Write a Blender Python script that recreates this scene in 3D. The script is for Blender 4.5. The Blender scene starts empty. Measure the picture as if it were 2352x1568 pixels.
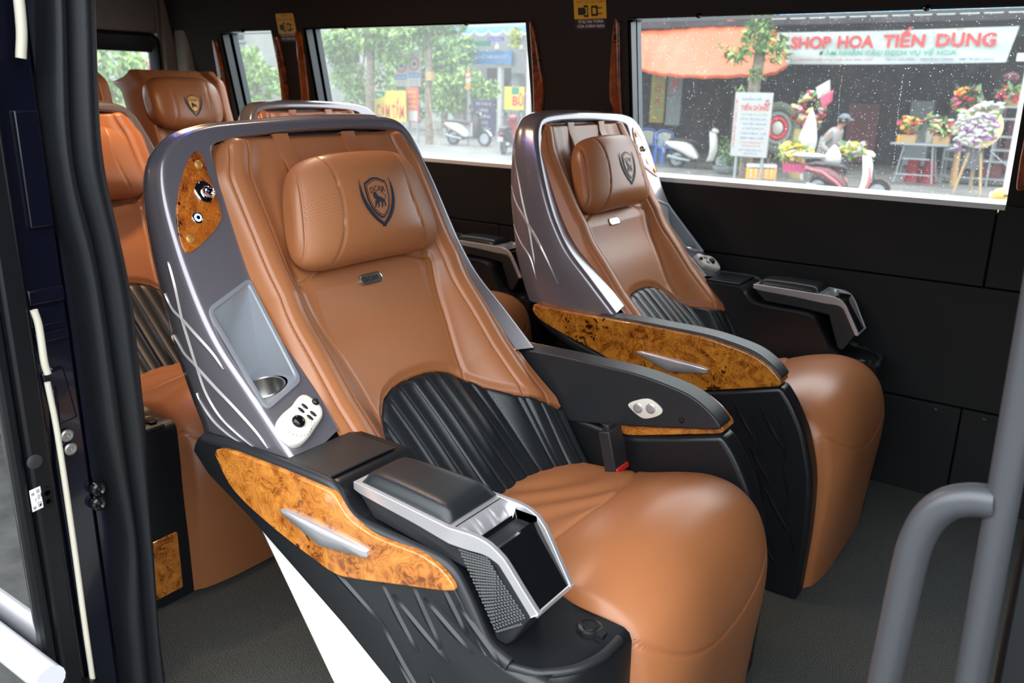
import bpy, bmesh, math, random
from mathutils import Vector, Matrix, Euler

# ------------------------------------------------------------------ camera, sky, exposure
SC = bpy.context.scene
COL = SC.collection
cam_data = bpy.data.cameras.new('camera')
cam = bpy.data.objects.new('camera', cam_data)
COL.objects.link(cam)
cam_data.sensor_width = 36.0
cam_data.lens = 29.42
RX = Vector((0.81727975, 0.57591046, 0.01951785))     # camera right
RD = Vector((0.18200691, -0.22585427, -0.95700749))   # camera down
RF = Vector((-0.54674244, 0.78569523, -0.2894058))    # camera forward
CAM_H = 1.036
m = Matrix((RX, -RD, -RF)).transposed().to_4x4()
m.translation = Vector((0, 0, CAM_H))
cam.matrix_world = m
cam_data.clip_start = 0.02
cam_data.clip_end = 400
cam_data.dof.use_dof = True
cam_data.dof.focus_distance = 1.35
cam_data.dof.aperture_fstop = 7.0
SC.camera = cam

world = bpy.data.worlds.new('overcast_sky')
SC.world = world
world.use_nodes = True
wn = world.node_tree
wn.nodes.clear()
w_out = wn.nodes.new('ShaderNodeOutputWorld')
w_bg = wn.nodes.new('ShaderNodeBackground')
w_tc = wn.nodes.new('ShaderNodeTexCoord')
w_sep = wn.nodes.new('ShaderNodeSeparateXYZ')
w_ramp = wn.nodes.new('ShaderNodeValToRGB')
wn.links.new(w_tc.outputs['Generated'], w_sep.inputs[0])
wn.links.new(w_sep.outputs['Z'], w_ramp.inputs[0])
w_ramp.color_ramp.elements[0].position = 0.0
w_ramp.color_ramp.elements[0].color = (0.62, 0.68, 0.74, 1)
w_ramp.color_ramp.elements[1].position = 0.6
w_ramp.color_ramp.elements[1].color = (0.93, 0.97, 1.0, 1)
wn.links.new(w_ramp.outputs[0], w_bg.inputs[0])
w_bg.inputs[1].default_value = 2.3
wn.links.new(w_bg.outputs[0], w_out.inputs[0])

SC.view_settings.view_transform = 'Standard'
SC.view_settings.look = 'None'
SC.view_settings.exposure = 1.38
SC.view_settings.gamma = 1.0
SC.view_settings.use_curve_mapping = False

# ------------------------------------------------------------------ materials
def srgb(r, g, b):
    f = lambda c: (c/255/12.92 if c/255 <= .04045 else ((c/255+.055)/1.055)**2.4)
    return (f(r), f(g), f(b), 1)

def mat(name, col, rough=.5, metal=0.0, coat=0.0, bump=None, var=None, spec=None, coat_rough=.05, emit=None, trans=None):
    """col: linear rgb; bump: (scale, strength, distance); var: (scale, amount) brightness mottling"""
    mt = bpy.data.materials.new(name)
    mt.use_nodes = True
    nt = mt.node_tree
    b = nt.nodes['Principled BSDF']
    c = (col[0], col[1], col[2], 1)
    b.inputs['Base Color'].default_value = c
    b.inputs['Roughness'].default_value = rough
    b.inputs['Metallic'].default_value = metal
    b.inputs['Coat Weight'].default_value = coat
    b.inputs['Coat Roughness'].default_value = coat_rough
    if spec is not None:
        b.inputs['Specular IOR Level'].default_value = spec
    if trans:
        b.inputs['Transmission Weight'].default_value = trans
    if emit:
        b.inputs['Emission Color'].default_value = (emit[0], emit[1], emit[2], 1)
        b.inputs['Emission Strength'].default_value = emit[3]
    tc = None
    if bump or var:
        tc = nt.nodes.new('ShaderNodeTexCoord')
    if bump:
        n = nt.nodes.new('ShaderNodeTexNoise')
        n.inputs['Scale'].default_value = bump[0]
        n.inputs['Detail'].default_value = 3
        nt.links.new(tc.outputs['Object'], n.inputs['Vector'])
        bp = nt.nodes.new('ShaderNodeBump')
        bp.inputs['Strength'].default_value = bump[1]
        bp.inputs['Distance'].default_value = bump[2]
        nt.links.new(n.outputs['Fac'], bp.inputs['Height'])
        nt.links.new(bp.outputs[0], b.inputs['Normal'])
    if var:
        n = nt.nodes.new('ShaderNodeTexNoise')
        n.inputs['Scale'].default_value = var[0]
        n.inputs['Detail'].default_value = 4
        nt.links.new(tc.outputs['Object'], n.inputs['Vector'])
        r = nt.nodes.new('ShaderNodeValToRGB')
        a = var[1]
        r.color_ramp.elements[0].position = .3
        r.color_ramp.elements[1].position = .7
        r.color_ramp.elements[0].color = tuple(x*(1-a) for x in c[:3])+(1,)
        r.color_ramp.elements[1].color = tuple(min(1, x*(1+a)) for x in c[:3])+(1,)
        nt.links.new(n.outputs['Fac'], r.inputs[0])
        nt.links.new(r.outputs[0], b.inputs['Base Color'])
    return mt

def perforated(name, col, rough, pitch=.0031, hole=.15):
    mt = mat(name, col, rough, bump=(900, .12, .0006))
    nt = mt.node_tree
    b = nt.nodes['Principled BSDF']
    uv = nt.nodes.new('ShaderNodeUVMap')
    vm = nt.nodes.new('ShaderNodeVectorMath'); vm.operation = 'SCALE'
    vm.inputs['Scale'].default_value = 1/pitch
    mp = nt.nodes.new('ShaderNodeMapping')
    mp.inputs['Rotation'].default_value = (0, 0, math.radians(45))
    nt.links.new(uv.outputs[0], mp.inputs[0])
    nt.links.new(mp.outputs[0], vm.inputs[0])
    fr = nt.nodes.new('ShaderNodeVectorMath'); fr.operation = 'FRACTION'
    nt.links.new(vm.outputs[0], fr.inputs[0])
    ds = nt.nodes.new('ShaderNodeVectorMath'); ds.operation = 'DISTANCE'
    ds.inputs[1].default_value = (.5, .5, 0)
    nt.links.new(fr.outputs[0], ds.inputs[0])
    lt = nt.nodes.new('ShaderNodeMath'); lt.operation = 'LESS_THAN'
    lt.inputs[1].default_value = hole
    nt.links.new(ds.outputs['Value'], lt.inputs[0])
    mx = nt.nodes.new('ShaderNodeMix'); mx.data_type = 'RGBA'
    nt.links.new(lt.outputs[0], mx.inputs[0])
    mx.inputs[6].default_value = (col[0], col[1], col[2], 1)
    mx.inputs[7].default_value = (col[0]*.48, col[1]*.42, col[2]*.38, 1)
    nt.links.new(mx.outputs[2], b.inputs['Base Color'])
    return mt

def burl(name, light, midc, dark, scale=16):
    mt = bpy.data.materials.new(name)
    mt.use_nodes = True
    nt = mt.node_tree
    b = nt.nodes['Principled BSDF']
    b.inputs['Roughness'].default_value = .28
    b.inputs['Coat Weight'].default_value = 1.0
    b.inputs['Coat Roughness'].default_value = .04
    tc = nt.nodes.new('ShaderNodeTexCoord')
    n0 = nt.nodes.new('ShaderNodeTexNoise')
    n0.inputs['Scale'].default_value = scale*.9
    n0.inputs['Detail'].default_value = 3
    nt.links.new(tc.outputs['Object'], n0.inputs['Vector'])
    mixv = nt.nodes.new('ShaderNodeMix'); mixv.data_type = 'RGBA'; mixv.blend_type = 'LINEAR_LIGHT'
    mixv.inputs[0].default_value = .12
    nt.links.new(tc.outputs['Object'], mixv.inputs[6])
    nt.links.new(n0.outputs['Color'], mixv.inputs[7])
    # swirling growth rings: contour bands of a distorted noise field
    n1 = nt.nodes.new('ShaderNodeTexNoise')
    n1.inputs['Scale'].default_value = scale
    n1.inputs['Detail'].default_value = 2.5
    n1.inputs['Distortion'].default_value = 1.6
    nt.links.new(mixv.outputs[2], n1.inputs['Vector'])
    mul = nt.nodes.new('ShaderNodeMath'); mul.operation = 'MULTIPLY'; mul.inputs[1].default_value = 85
    nt.links.new(n1.outputs['Fac'], mul.inputs[0])
    sn = nt.nodes.new('ShaderNodeMath'); sn.operation = 'SINE'
    nt.links.new(mul.outputs[0], sn.inputs[0])
    mr = nt.nodes.new('ShaderNodeMapRange')
    mr.inputs['From Min'].default_value = -1
    mr.inputs['From Max'].default_value = 1
    mr.inputs['To Min'].default_value = -.10
    mr.inputs['To Max'].default_value = .10
    nt.links.new(sn.outputs[0], mr.inputs[0])
    n2 = nt.nodes.new('ShaderNodeTexNoise')
    n2.inputs['Scale'].default_value = scale*1.5
    n2.inputs['Detail'].default_value = 5
    n2.inputs['Distortion'].default_value = 2.0
    nt.links.new(tc.outputs['Object'], n2.inputs['Vector'])
    ad = nt.nodes.new('ShaderNodeMath'); ad.operation = 'ADD'
    nt.links.new(mr.outputs[0], ad.inputs[0]); nt.links.new(n2.outputs['Fac'], ad.inputs[1])
    rp = nt.nodes.new('ShaderNodeValToRGB')
    e = rp.color_ramp.elements
    e[0].position = .26; e[0].color = dark+(1,)
    e[1].position = .74; e[1].color = light+(1,)
    em = e.new(.46); em.color = midc+(1,)
    nt.links.new(ad.outputs[0], rp.inputs[0])
    # dark eyes of the burl
    vo = nt.nodes.new('ShaderNodeTexVoronoi')
    vo.inputs['Scale'].default_value = scale*5.0
    nt.links.new(mixv.outputs[2], vo.inputs['Vector'])
    n3 = nt.nodes.new('ShaderNodeTexNoise'); n3.inputs['Scale'].default_value = scale*.75
    nt.links.new(tc.outputs['Object'], n3.inputs['Vector'])
    m3 = nt.nodes.new('ShaderNodeMapRange')
    m3.inputs['From Min'].default_value = .44; m3.inputs['From Max'].default_value = .66
    m3.inputs['To Min'].default_value = 0.0; m3.inputs['To Max'].default_value = .5
    nt.links.new(n3.outputs['Fac'], m3.inputs[0])
    ls = nt.nodes.new('ShaderNodeMath'); ls.operation = 'SUBTRACT'
    nt.links.new(m3.outputs[0], ls.inputs[0]); nt.links.new(vo.outputs['Distance'], ls.inputs[1])
    mk = nt.nodes.new('ShaderNodeMapRange')
    mk.inputs['From Min'].default_value = -.04; mk.inputs['From Max'].default_value = .14
    nt.links.new(ls.outputs[0], mk.inputs[0])
    mx = nt.nodes.new('ShaderNodeMix'); mx.data_type = 'RGBA'
    nt.links.new(mk.outputs[0], mx.inputs[0])
    nt.links.new(rp.outputs[0], mx.inputs[6])
    mx.inputs[7].default_value = (dark[0]*.35, dark[1]*.3, dark[2]*.3, 1)
    nt.links.new(mx.outputs[2], b.inputs['Base Color'])
    return mt

ORANGE = (.40, .150, .058)
M = {}
M['leather'] = mat('tan_leather', ORANGE, .34, bump=(700, .18, .0006), var=(6, .05), spec=.55)
M['leather_perf'] = perforated('tan_leather_perforated', (.43, .168, .066), .5)
M['leather_black'] = mat('black_leather', (.014, .017, .020), .34, bump=(600, .25, .0008))
M['thread'] = mat('tan_thread', (.50, .20, .085), .7)
M['thread_black'] = mat('black_thread', (.03, .032, .035), .7)
M['black'] = mat('black_plastic', (.009, .010, .012), .32, bump=(500, .12, .0006))
M['black_soft'] = mat('black_soft_plastic', (.018, .020, .023), .42, bump=(450, .2, .0008))
M['gloss_black'] = mat('gloss_black_plastic', (.006, .006, .007), .09)
M['pewter'] = mat('pewter_metallic_paint', (.225, .205, .232), .26, metal=.5, coat=.6)
M['stripe'] = mat('pale_silver_stripe', (.62, .60, .58), .3, metal=.5)
M['silver'] = mat('satin_silver_plastic', (.62, .61, .63), .3, metal=.65)
M['tray'] = mat('light_grey_silver_plastic', (.36, .38, .41), .36, metal=.45)
M['chrome'] = mat('chrome', (.8, .8, .82), .08, metal=1)
M['steel'] = mat('brushed_steel', (.6, .6, .58), .28, metal=1, bump=(300, .1, .0005))
M['cream'] = mat('cream_plastic', (.74, .71, .62), .38)
M['white'] = mat('off_white_shell', (.70, .70, .64), .35)
M['burl'] = burl('burl_wood_veneer', (.66, .265, .048), (.47, .150, .020), (.17, .042, .006), 11)
M['burl_shaded'] = burl('shaded_burl_veneer', (.56, .235, .030), (.36, .120, .011), (.11, .028, .003), 11)  # same veneer as burl, with the window seat's shade put into the colour
M['burl_red'] = burl('red_burl_veneer', (.36, .085, .012), (.24, .045, .007), (.06, .012, .003), 12)
M['burl_inlay'] = burl('dark_burl_veneer', (.58, .19, .024), (.36, .085, .010), (.10, .020, .003), 15)
M['gold'] = mat('gold_cap', (.55, .27, .06), .35, metal=.4)
M['blue_led'] = mat('blue_led_ring', (.1, .3, .9), .3, emit=(.15, .45, 1, 3))
M['red'] = mat('red_plastic', (.55, .02, .015), .4)
M['navy_thread'] = mat('navy_embroidery', (.012, .016, .03), .6)
M['rubber_grey'] = mat('grey_rubber_weave', (.10, .105, .105), .45)

# ------------------------------------------------------------------ mesh helpers
class MB:
    """collects faces with material slots and uvs, builds ONE mesh object"""
    def __init__(s):
        s.v = []; s.f = []; s.m = []; s.uv = {}
    def add(s, pts, faces, m=0, uvs=None):
        o = len(s.v)
        s.v += [Vector(p) for p in pts]
        for k, f in enumerate(faces):
            if uvs: s.uv[len(s.f)] = [uvs[i] for i in f]
            s.f.append([i+o for i in f]); s.m.append(m)
    def grid(s, P, m=0, ci=False, cj=False, uv=None, mf=None, skip=None):
        ni, nj = len(P), len(P[0])
        pts = [p for row in P for p in row]
        o = len(s.v); s.v += [Vector(p) for p in pts]
        for i in range(ni if ci else ni-1):
            for j in range(nj if cj else nj-1):
                if skip and skip(i, j): continue
                a, b = i, (i+1) % ni; c, d = j, (j+1) % nj
                idx = [a*nj+c, a*nj+d, b*nj+d, b*nj+c]
                if uv: s.uv[len(s.f)] = [uv[k//nj][k % nj] for k in idx]
                s.f.append([o+k for k in idx]); s.m.append(mf(i, j) if mf else m)
    def box(s, c, d, m=0, rot=None):
        x, y, z = d[0]/2, d[1]/2, d[2]/2
        p = [Vector((a*x, b*y, e*z)) for a in (-1, 1) for b in (-1, 1) for e in (-1, 1)]
        if rot is not None: p = [rot @ q for q in p]
        p = [q+Vector(c) for q in p]
        s.add(p, [(0, 1, 3, 2), (4, 6, 7, 5), (0, 4, 5, 1), (2, 3, 7, 6), (0, 2, 6, 4), (1, 5, 7, 3)], m)
    def prism(s, A, B, m=0, caps=True):
        n = len(A)
        fs = [(i, (i+1) % n, n+(i+1) % n, n+i) for i in range(n)]
        if caps: fs += [tuple(range(n-1, -1, -1)), tuple(range(n, 2*n))]
        s.add(list(A)+list(B), fs, m)
    def tube(s, pts, r, n=10, m=0, caps=True, closed=False):
        pts = [Vector(p) for p in pts]
        if closed: caps = False
        rs = r if isinstance(r, (list, tuple)) else [r]*len(pts)
        rings = []
        prev = None
        for i, p in enumerate(pts):
            if closed: t = pts[(i+1) % len(pts)]-pts[i-1]
            else: t = (pts[min(i+1, len(pts)-1)]-pts[max(i-1, 0)])
            t.normalize()
            if prev is None:
                a = Vector((0, 0, 1)) if abs(t.z) < .9 else Vector((1, 0, 0))
                u = t.cross(a).normalized()
            else:
                u = (prev-t*prev.dot(t)).normalized()
            prev = u
            w = t.cross(u)
            rings.append([p+(u*math.cos(k*2*math.pi/n)+w*math.sin(k*2*math.pi/n))*rs[i] for k in range(n)])
        s.grid(rings, m, cj=True, ci=closed)
        if caps:
            o = len(s.v)
            s.add(rings[0], [tuple(range(n-1, -1, -1))], m)
            s.add(rings[-1], [tuple(range(n))], m)
    def lathe(s, c, axis, prof, n=24, m=0, caps=True):
        """prof: list of (distance along axis, radius)"""
        ax = Vector(axis).normalized()
        a = Vector((0, 0, 1)) if abs(ax.z) < .9 else Vector((1, 0, 0))
        u = ax.cross(a).normalized(); w = ax.cross(u)
        rings = [[Vector(c)+ax*h+(u*math.cos(k*2*math.pi/n)+w*math.sin(k*2*math.pi/n))*r for k in range(n)] for h, r in prof]
        s.grid(rings, m, cj=True)
        if caps:
            s.add(rings[0], [tuple(range(n-1, -1, -1))], m)
            s.add(rings[-1], [tuple(range(n))], m)
    def ball(s, c, r, n=10, k=7, m=0, sc=(1, 1, 1), rot=None):
        rings = []
        for i in range(k+1):
            th = math.pi*i/k
            row = []
            for j in range(n):
                ph = 2*math.pi*j/n
                q = Vector((math.sin(th)*math.cos(ph)*r*sc[0], math.sin(th)*math.sin(ph)*r*sc[1], math.cos(th)*r*sc[2]))
                if rot is not None: q = rot @ q
                row.append(Vector(c)+q)
            rings.append(row)
        s.grid(rings, m, cj=True)
    def build(s, name, mats, parent=None, loc=(0, 0, 0), fn=None, flip=False, smooth=True, angle=35, bevel=None, recalc=False, weld=True):
        vs = [fn(p) if fn else p for p in s.v]
        fs = [list(reversed(f)) if flip else f for f in s.f]
        me = bpy.data.meshes.new(name)
        me.from_pydata([tuple(p) for p in vs], [], fs)
        if not isinstance(mats, (list, tuple)): mats = [mats]
        for mt in mats: me.materials.append(mt)
        me.polygons.foreach_set('material_index', s.m)
        if s.uv:
            ul = me.uv_layers.new(name='UVMap')
            for pi, uvs in s.uv.items():
                if flip: uvs = list(reversed(uvs))
                for li, q in zip(me.polygons[pi].loop_indices, uvs): ul.data[li].uv = q
        if weld or recalc:
            bm = bmesh.new(); bm.from_mesh(me)
            if weld: bmesh.ops.remove_doubles(bm, verts=bm.verts, dist=1e-5)
            if recalc: bmesh.ops.recalc_face_normals(bm, faces=bm.faces)
            bm.to_mesh(me); bm.free()
        if smooth:
            me.polygons.foreach_set('use_smooth', [True]*len(me.polygons))
            me.set_sharp_from_angle(angle=math.radians(angle))
        me.update()
        o = bpy.data.objects.new(name, me)
        COL.objects.link(o)
        o.location = loc
        if parent is not None: o.parent = parent
        if bevel:
            bv = o.modifiers.new('bevel', 'BEVEL')
            bv.width = bevel[0]; bv.segments = bevel[1]
            bv.limit_method = 'ANGLE'; bv.angle_limit = math.radians(40)
            bv.harden_normals = False
        return o

def empty(name, loc, rz=0):
    o = bpy.data.objects.new(name, None)
    COL.objects.link(o)
    o.location = loc; o.rotation_euler = (0, 0, rz)
    o.empty_display_size = .05
    return o

def tag(o, label, cat, group=None, kind=None):
    if label: o['label'] = label
    if cat: o['category'] = cat
    if group: o['group'] = group
    if kind: o['kind'] = kind
    return o

def struct(o):
    o['kind'] = 'structure'
    return o

def copy_tree(o, parent=None):
    c = o.copy(); COL.objects.link(c)
    if parent is not None: c.parent = parent
    for ch in list(o.children): copy_tree(ch, c)
    return c

def smooth_path(P, n=8, closed=False):
    """Catmull-Rom through tuples of any dimension"""
    P = [Vector(p) for p in P]
    N = len(P)
    out = []
    rng = range(N) if closed else range(N-1)
    for i in rng:
        if closed: p0, p1, p2, p3 = P[(i-1) % N], P[i], P[(i+1) % N], P[(i+2) % N]
        else:
            p1, p2 = P[i], P[i+1]
            p0 = P[i-1] if i > 0 else p1*2-p2
            p3 = P[i+2] if i+2 < N else p2*2-p1
        for k in range(n):
            t = k/n
            out.append((p1*2+(p2-p0)*t+(p0*2-p1*5+p2*4-p3)*t*t+(p1*3-p0-p2*3+p3)*t*t*t)*.5)
    if not closed: out.append(P[-1])
    return out

def interp(x, xs, ys):
    if x <= xs[0]: return ys[0]
    for i in range(1, len(xs)):
        if x <= xs[i]:
            t = (x-xs[i-1])/(xs[i]-xs[i-1]); return ys[i-1]+(ys[i]-ys[i-1])*t
    return ys[-1]

def sstep(a, b, x):
    t = min(1, max(0, (x-a)/(b-a))); return t*t*(3-2*t)

_txt = {}
def text_polys(s, bold=0.0):
    """2-D filled triangles of a line of text, height 1 = capital height, centred"""
    key = (s, bold)
    if key in _txt: return _txt[key]
    cu = bpy.data.curves.new('lettering', 'FONT')
    cu.body = s; cu.align_x = 'CENTER'; cu.offset = bold; cu.resolution_u = 3
    o = bpy.data.objects.new('lettering', cu)
    COL.objects.link(o)
    dg = bpy.context.evaluated_depsgraph_get()
    me = bpy.data.meshes.new_from_object(o.evaluated_get(dg))
    vs = [(v.co.x, v.co.y) for v in me.vertices]
    fs = [tuple(p.vertices) for p in me.polygons]
    bpy.data.objects.remove(o); bpy.data.curves.remove(cu); bpy.data.meshes.remove(me)
    k = .729
    vs = [(x/k, y/k) for x, y in vs]
    w = (max(v[0] for v in vs)-min(v[0] for v in vs)) if vs else 1
    cx = (max(v[0] for v in vs)+min(v[0] for v in vs))/2 if vs else 0
    vs = [(x-cx, y) for x, y in vs]
    _txt[key] = (vs, fs, w)
    return _txt[key]

def put_text(mb, s, fn, h, width=None, m=0, bold=0.0, shear=0.0):
    """fn(a, b) -> point; a along the line, b up, baseline at 0"""
    vs, fs, w = text_polys(s, bold)
    k = h if width is None else width/w
    pts = [fn(x*k+shear*y*h, y*h) for x, y in vs]
    mb.add(pts, fs, m)

# ------------------------------------------------------------------ captain seat
# seat frame of reference: x = forward, u = across from the aisle side (0) to the console side (.685), z = up from the floor
YO1, YO2, X0 = 1.3617, 1.6257, -.75
_cp = smooth_path([(-.62, .335), (-.69, .385), (-.76, .445), (-.866, .545), (-.944, .619), (-1.003, .674), (-1.042, .729),
                   (-1.069, .781), (-1.101, .855), (-1.123, .911), (-1.138, .960), (-1.147, 1.0), (-1.155, 1.06)], 12)
_cz = [p[1] for p in _cp]; _cx = [p[0] for p in _cp]
def XF(z): return interp(z, _cz, _cx)
def NF(z):
    e = .006
    d = (XF(z+e)-XF(z-e))/(2*e)
    v = Vector((1, -d)); v.normalize(); return v
_ctab = [(.30+.001*i) for i in range(760)]
_ctab = [(XF(z), NF(z)) for z in _ctab]
def SF(u, z, d=0.0):
    """point on the reclined front profile of the seat back, d along its normal"""
    t = min(max((z-.30)/.001, 0), 758); i = int(t); f = t-i
    x = _ctab[i][0]*(1-f)+_ctab[i+1][0]*f
    n = _ctab[i][1]*(1-f)+_ctab[i+1][1]*f
    return Vector((x+n[0]*d, u, z+n[1]*d))
_rear = [(.40, -1.05), (.492, -1.072), (.544, -1.083), (.572, -1.096), (.659, -1.128), (.781, -1.153), (.885, -1.166), (.99, -1.174), (1.1, -1.18)]
def XR(z): return interp(z, [p[0] for p in _rear], [p[1] for p in _rear])

def dlim(z, d):
    return max(d, -max(.016, (XF(z)-XR(z))*NF(z)[0]-.008))
UC = .320
def hwz(z): return .243+.012*(1-sstep(.44, .54, z))-.020*sstep(.885, .945, z)
def arc_z(u):
    a = abs(u-.31)
    return interp(a, [0, .03, .06, .09, .115, .135, .15, .17, .20, .25], [.584, .5835, .580, .571, .553, .530, .515, .499, .480, .454])

_zc = [.44, .50, .57, .64, .71, .80, .95]
def back_depth(u, z):
    a = abs(u-UC)*.226/hwz(z)
    cen = interp(z, _zc, [-.060, -.058, -.048, -.022, .001, .004, -.002])
    crown = interp(z, _zc, [-.006, -.004, .000, .014, .027, .020, .003])
    ac = .112+.040*sstep(.55, .73, z)
    d = cen-.006*(1-min(1, a/.12)**2)
    d += (crown-d)*sstep(ac-.012, .178, a)
    d += .006*math.exp(-((a-.188)/.014)**2)
    d -= (crown+.006+.030*sstep(.90, .95, z))*sstep(.203, .227, a)**1.6
    # seams
    d -= .0032*math.exp(-((a-.204)/.0022)**2)
    d -= .0032*math.exp(-((a-.168)/.0022)**2)
    if z < .735: d -= .0035*math.exp(-((a-ac)/.0030)**2)*(1-sstep(.722, .735, z))
    zc = .724+.016*sstep(.15, .08, a)
    if a < .15: d -= .0035*math.exp(-((z-zc)/.003)**2)
    return d

def prof2(poly, u0, u1):
    return [(x, u0, z) for x, z in poly], [(x, u1, z) for x, z in poly]

def make_seat(side, label):
    sg, yo = (-1, YO1) if side == 1 else (1, YO2)
    root = empty('captain_seat', (X0, yo, 0))
    tag(root, label, 'seat', 'captain seats')
    fn = lambda p: Vector((p[0]-X0, sg*p[1], p[2]))
    flip = sg < 0
    def B(mb, name, mats, parent=root, **k):
        return mb.build(name, mats, parent, fn=fn, flip=flip, **k)
    tx = sg      # lettering direction so that it is never mirrored
    TT = lambda a: a*tx
    # ---------------- shell with wide wing, narrow wing and top rim
    out = [(.030, .545), (.032, .62), (.036, .68), (.045, .78), (.058, .86), (.076, .922), (.095, .956), (.128, .977), (.20, .983), (.33, .983), (.49, .977),
           (.553, .972), (.602, .960), (.636, .934), (.652, .905), (.661, .86), (.664, .80), (.664, .74), (.664, .70), (.663, .64), (.662, .585), (.661, .525)]
    inn = [(.095, .554), (.095, .62), (.096, .68), (.099, .78), (.103, .86), (.106, .915), (.111, .938), (.130, .953), (.20, .960), (.33, .961), (.46, .956),
           (.515, .951), (.540, .946), (.550, .935), (.552, .905), (.552, .86), (.551, .80), (.551, .74), (.551, .70), (.552, .64), (.554, .585), (.558, .547)]
    so = smooth_path(out, 22); si = smooth_path(inn, 22)
    tray = [(.5632, .7435), (.6470, .7175), (.6500, .5945), (.5730, .6125)]      # opening of the storage tray
    def inside(p, poly):
        c = False
        for i in range(len(poly)):
            a, b = poly[i], poly[i-1]
            if (a[1] > p[1]) != (b[1] > p[1]) and p[0] < (b[0]-a[0])*(p[1]-a[1])/(b[1]-a[1])+a[0]: c = not c
        return c
    NC = 26
    R = .011
    rows = []; cen = []
    for k in range(len(so)):
        o_, i_ = so[k], si[k]
        L = Vector((o_[0]-i_[0], o_[1]-i_[1])); W = L.length; L /= W
        row = [SF(i_[0], i_[1], dlim(i_[1], -.10)), SF(i_[0], i_[1], dlim(i_[1], -.10)*.5), SF(i_[0], i_[1], -.006), SF(i_[0]+L[0]*.002, i_[1]+L[1]*.002, -.0015)]
        cc = []
        for j in range(NC+1):
            t = (.005+(W-.005-R)*j/NC)
            p = (i_[0]+L[0]*t, i_[1]+L[1]*t)
            cc.append(p); row.append(SF(p[0], p[1], .0))
        for a in (30, 60, 90):
            s_, c_ = math.sin(math.radians(a)), math.cos(math.radians(a))
            p = (o_[0]-L[0]*R*(1-s_), o_[1]-L[1]*R*(1-s_))
            row.append(SF(p[0], p[1], -R*(1-c_)))
        q = SF(o_[0], o_[1], -R)
        xr = XR(o_[1])*(1.024 if o_[0] < .3 else 1.0)
        topf = sstep(.90, .975, o_[1])
        # gently bulging side wall back to the rear edge
        for t, bul in ((.25, .003), (.5, .004), (.75, .001), (.93, -.004 if o_[0] < .3 else -.006), (1.0, -.010 if o_[0] < .3 else -.018)):
            p = Vector((q.x+(min(xr, q.x-.018)-q.x)*t, o_[0]+L[0]*bul, q.z+L[1]*bul))
            row.append(p)
        rows.append(row); cen.append(cc)
    mb = MB()
    def skip(i, j):
        jj = j-4
        if 0 <= jj < NC:
            a, b = cen[i][jj], cen[min(i+1, len(cen)-1)][jj+1]
            return inside(((a[0]+b[0])/2, (a[1]+b[1])/2), tray)
        return False
    mb.grid(rows, 0, skip=skip)
    n = len(rows)
    for k in range(n//2-1):       # rear skin between the two sides
        a, b = rows[k][-1], rows[k+1][-1]; c, d = rows[n-2-k][-1], rows[n-1-k][-1]
        mb.add([a, b, c, d], [(0, 1, 2, 3)])
    for k in (0, n-1):
        r_ = rows[k]; mb.add(r_, [tuple(range(len(r_)))])
    # inner back liner (the dark gap around the cushion)
    lin = [[SF(.09+(.56-.09)*j/6, .46+.50*i/12, dlim(.46+.50*i/12, -.095)) for j in range(7)] for i in range(13)]
    mb.grid(lin, 1)
    # pale stripes that sweep down the side of the shell
    oa = [(p[1], p[0]) for p in out[:10]]; ow = [(p[1], p[0]) for p in out[:13:-1]]
    def side_u(x, z, aisle):
        tab = oa if aisle else ow
        o_ = interp(z, [p[0] for p in tab], [p[1] for p in tab])
        q_ = SF(o_, z, -R); xr = min(XR(z)*(1.024 if aisle else 1.0), q_.x-.018)
        t = min(1, max(0, (q_.x-x)/(q_.x-xr)))
        b = interp(t, [0, .25, .5, .75, .93, 1], [0, .003, .004, .001, -.004, -.010] if aisle else [0, .003, .004, .001, -.006, -.018])
        return (o_-b-.0006, max(x, xr)) if aisle else (o_+b+.0006, max(x, xr))
    def stripe(pts, u, w0, du):
        P = smooth_path(pts, 8)
        N = len(P); A = []
        for i, p in enumerate(P):
            t = P[min(i+1, N-1)]-P[max(i-1, 0)]; t.normalize()
            w = w0*(math.sin(math.pi*min(1, max(0, i/(N-1)))))**.8*.5+.0003
            row = []
            for k_, dd in ((-1, 0), (0, du), (1, 0)):
                xx, zz_ = p[0]+k_*t[1]*w, p[1]-k_*t[0]*w
                uu, xx = side_u(xx, zz_, u < .3); row.append((xx, uu+(dd if u > .3 else -dd), zz_))
            A.append(row)
        mb.grid(A, 2)
    for pts, w in (([(-1.095, .785), (-1.091, .773), (-1.083, .745), (-1.074, .703), (-1.063, .670), (-1.050, .633), (-1.037, .597), (-1.009, .567), (-.969, .548), (-.933, .536)], .0065),
                   ([(-1.112, .735), (-1.096, .715), (-1.070, .700), (-1.041, .681), (-1.009, .660), (-.988, .642)], .006),
                   ([(-1.104, .672), (-1.093, .661), (-1.078, .646), (-1.050, .633), (-1.011, .610), (-.965, .585), (-.926, .561), (-.902, .542)], .007),
                   ([(-1.062, .588), (-1.056, .577), (-1.027, .553), (-.994, .541), (-.963, .536)], .005)):
        stripe(pts, .6665, w, .0022)
    for pts, w in (([(-1.186, .902), (-1.163, .841), (-1.130, .755), (-1.114, .717), (-1.097, .657), (-1.090, .632)], .006),
                   ([(-1.182, .811), (-1.157, .770), (-1.121, .730), (-1.090, .694), (-1.058, .651), (-1.020, .595)], .007),
                   ([(-1.167, .718), (-1.137, .678), (-1.105, .645), (-1.084, .596)], .005)):
        stripe(pts, .03, w, .0016)
    shell = B(mb, 'shell', [M['pewter'], M['black'], M['stripe']], angle=50)

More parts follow.
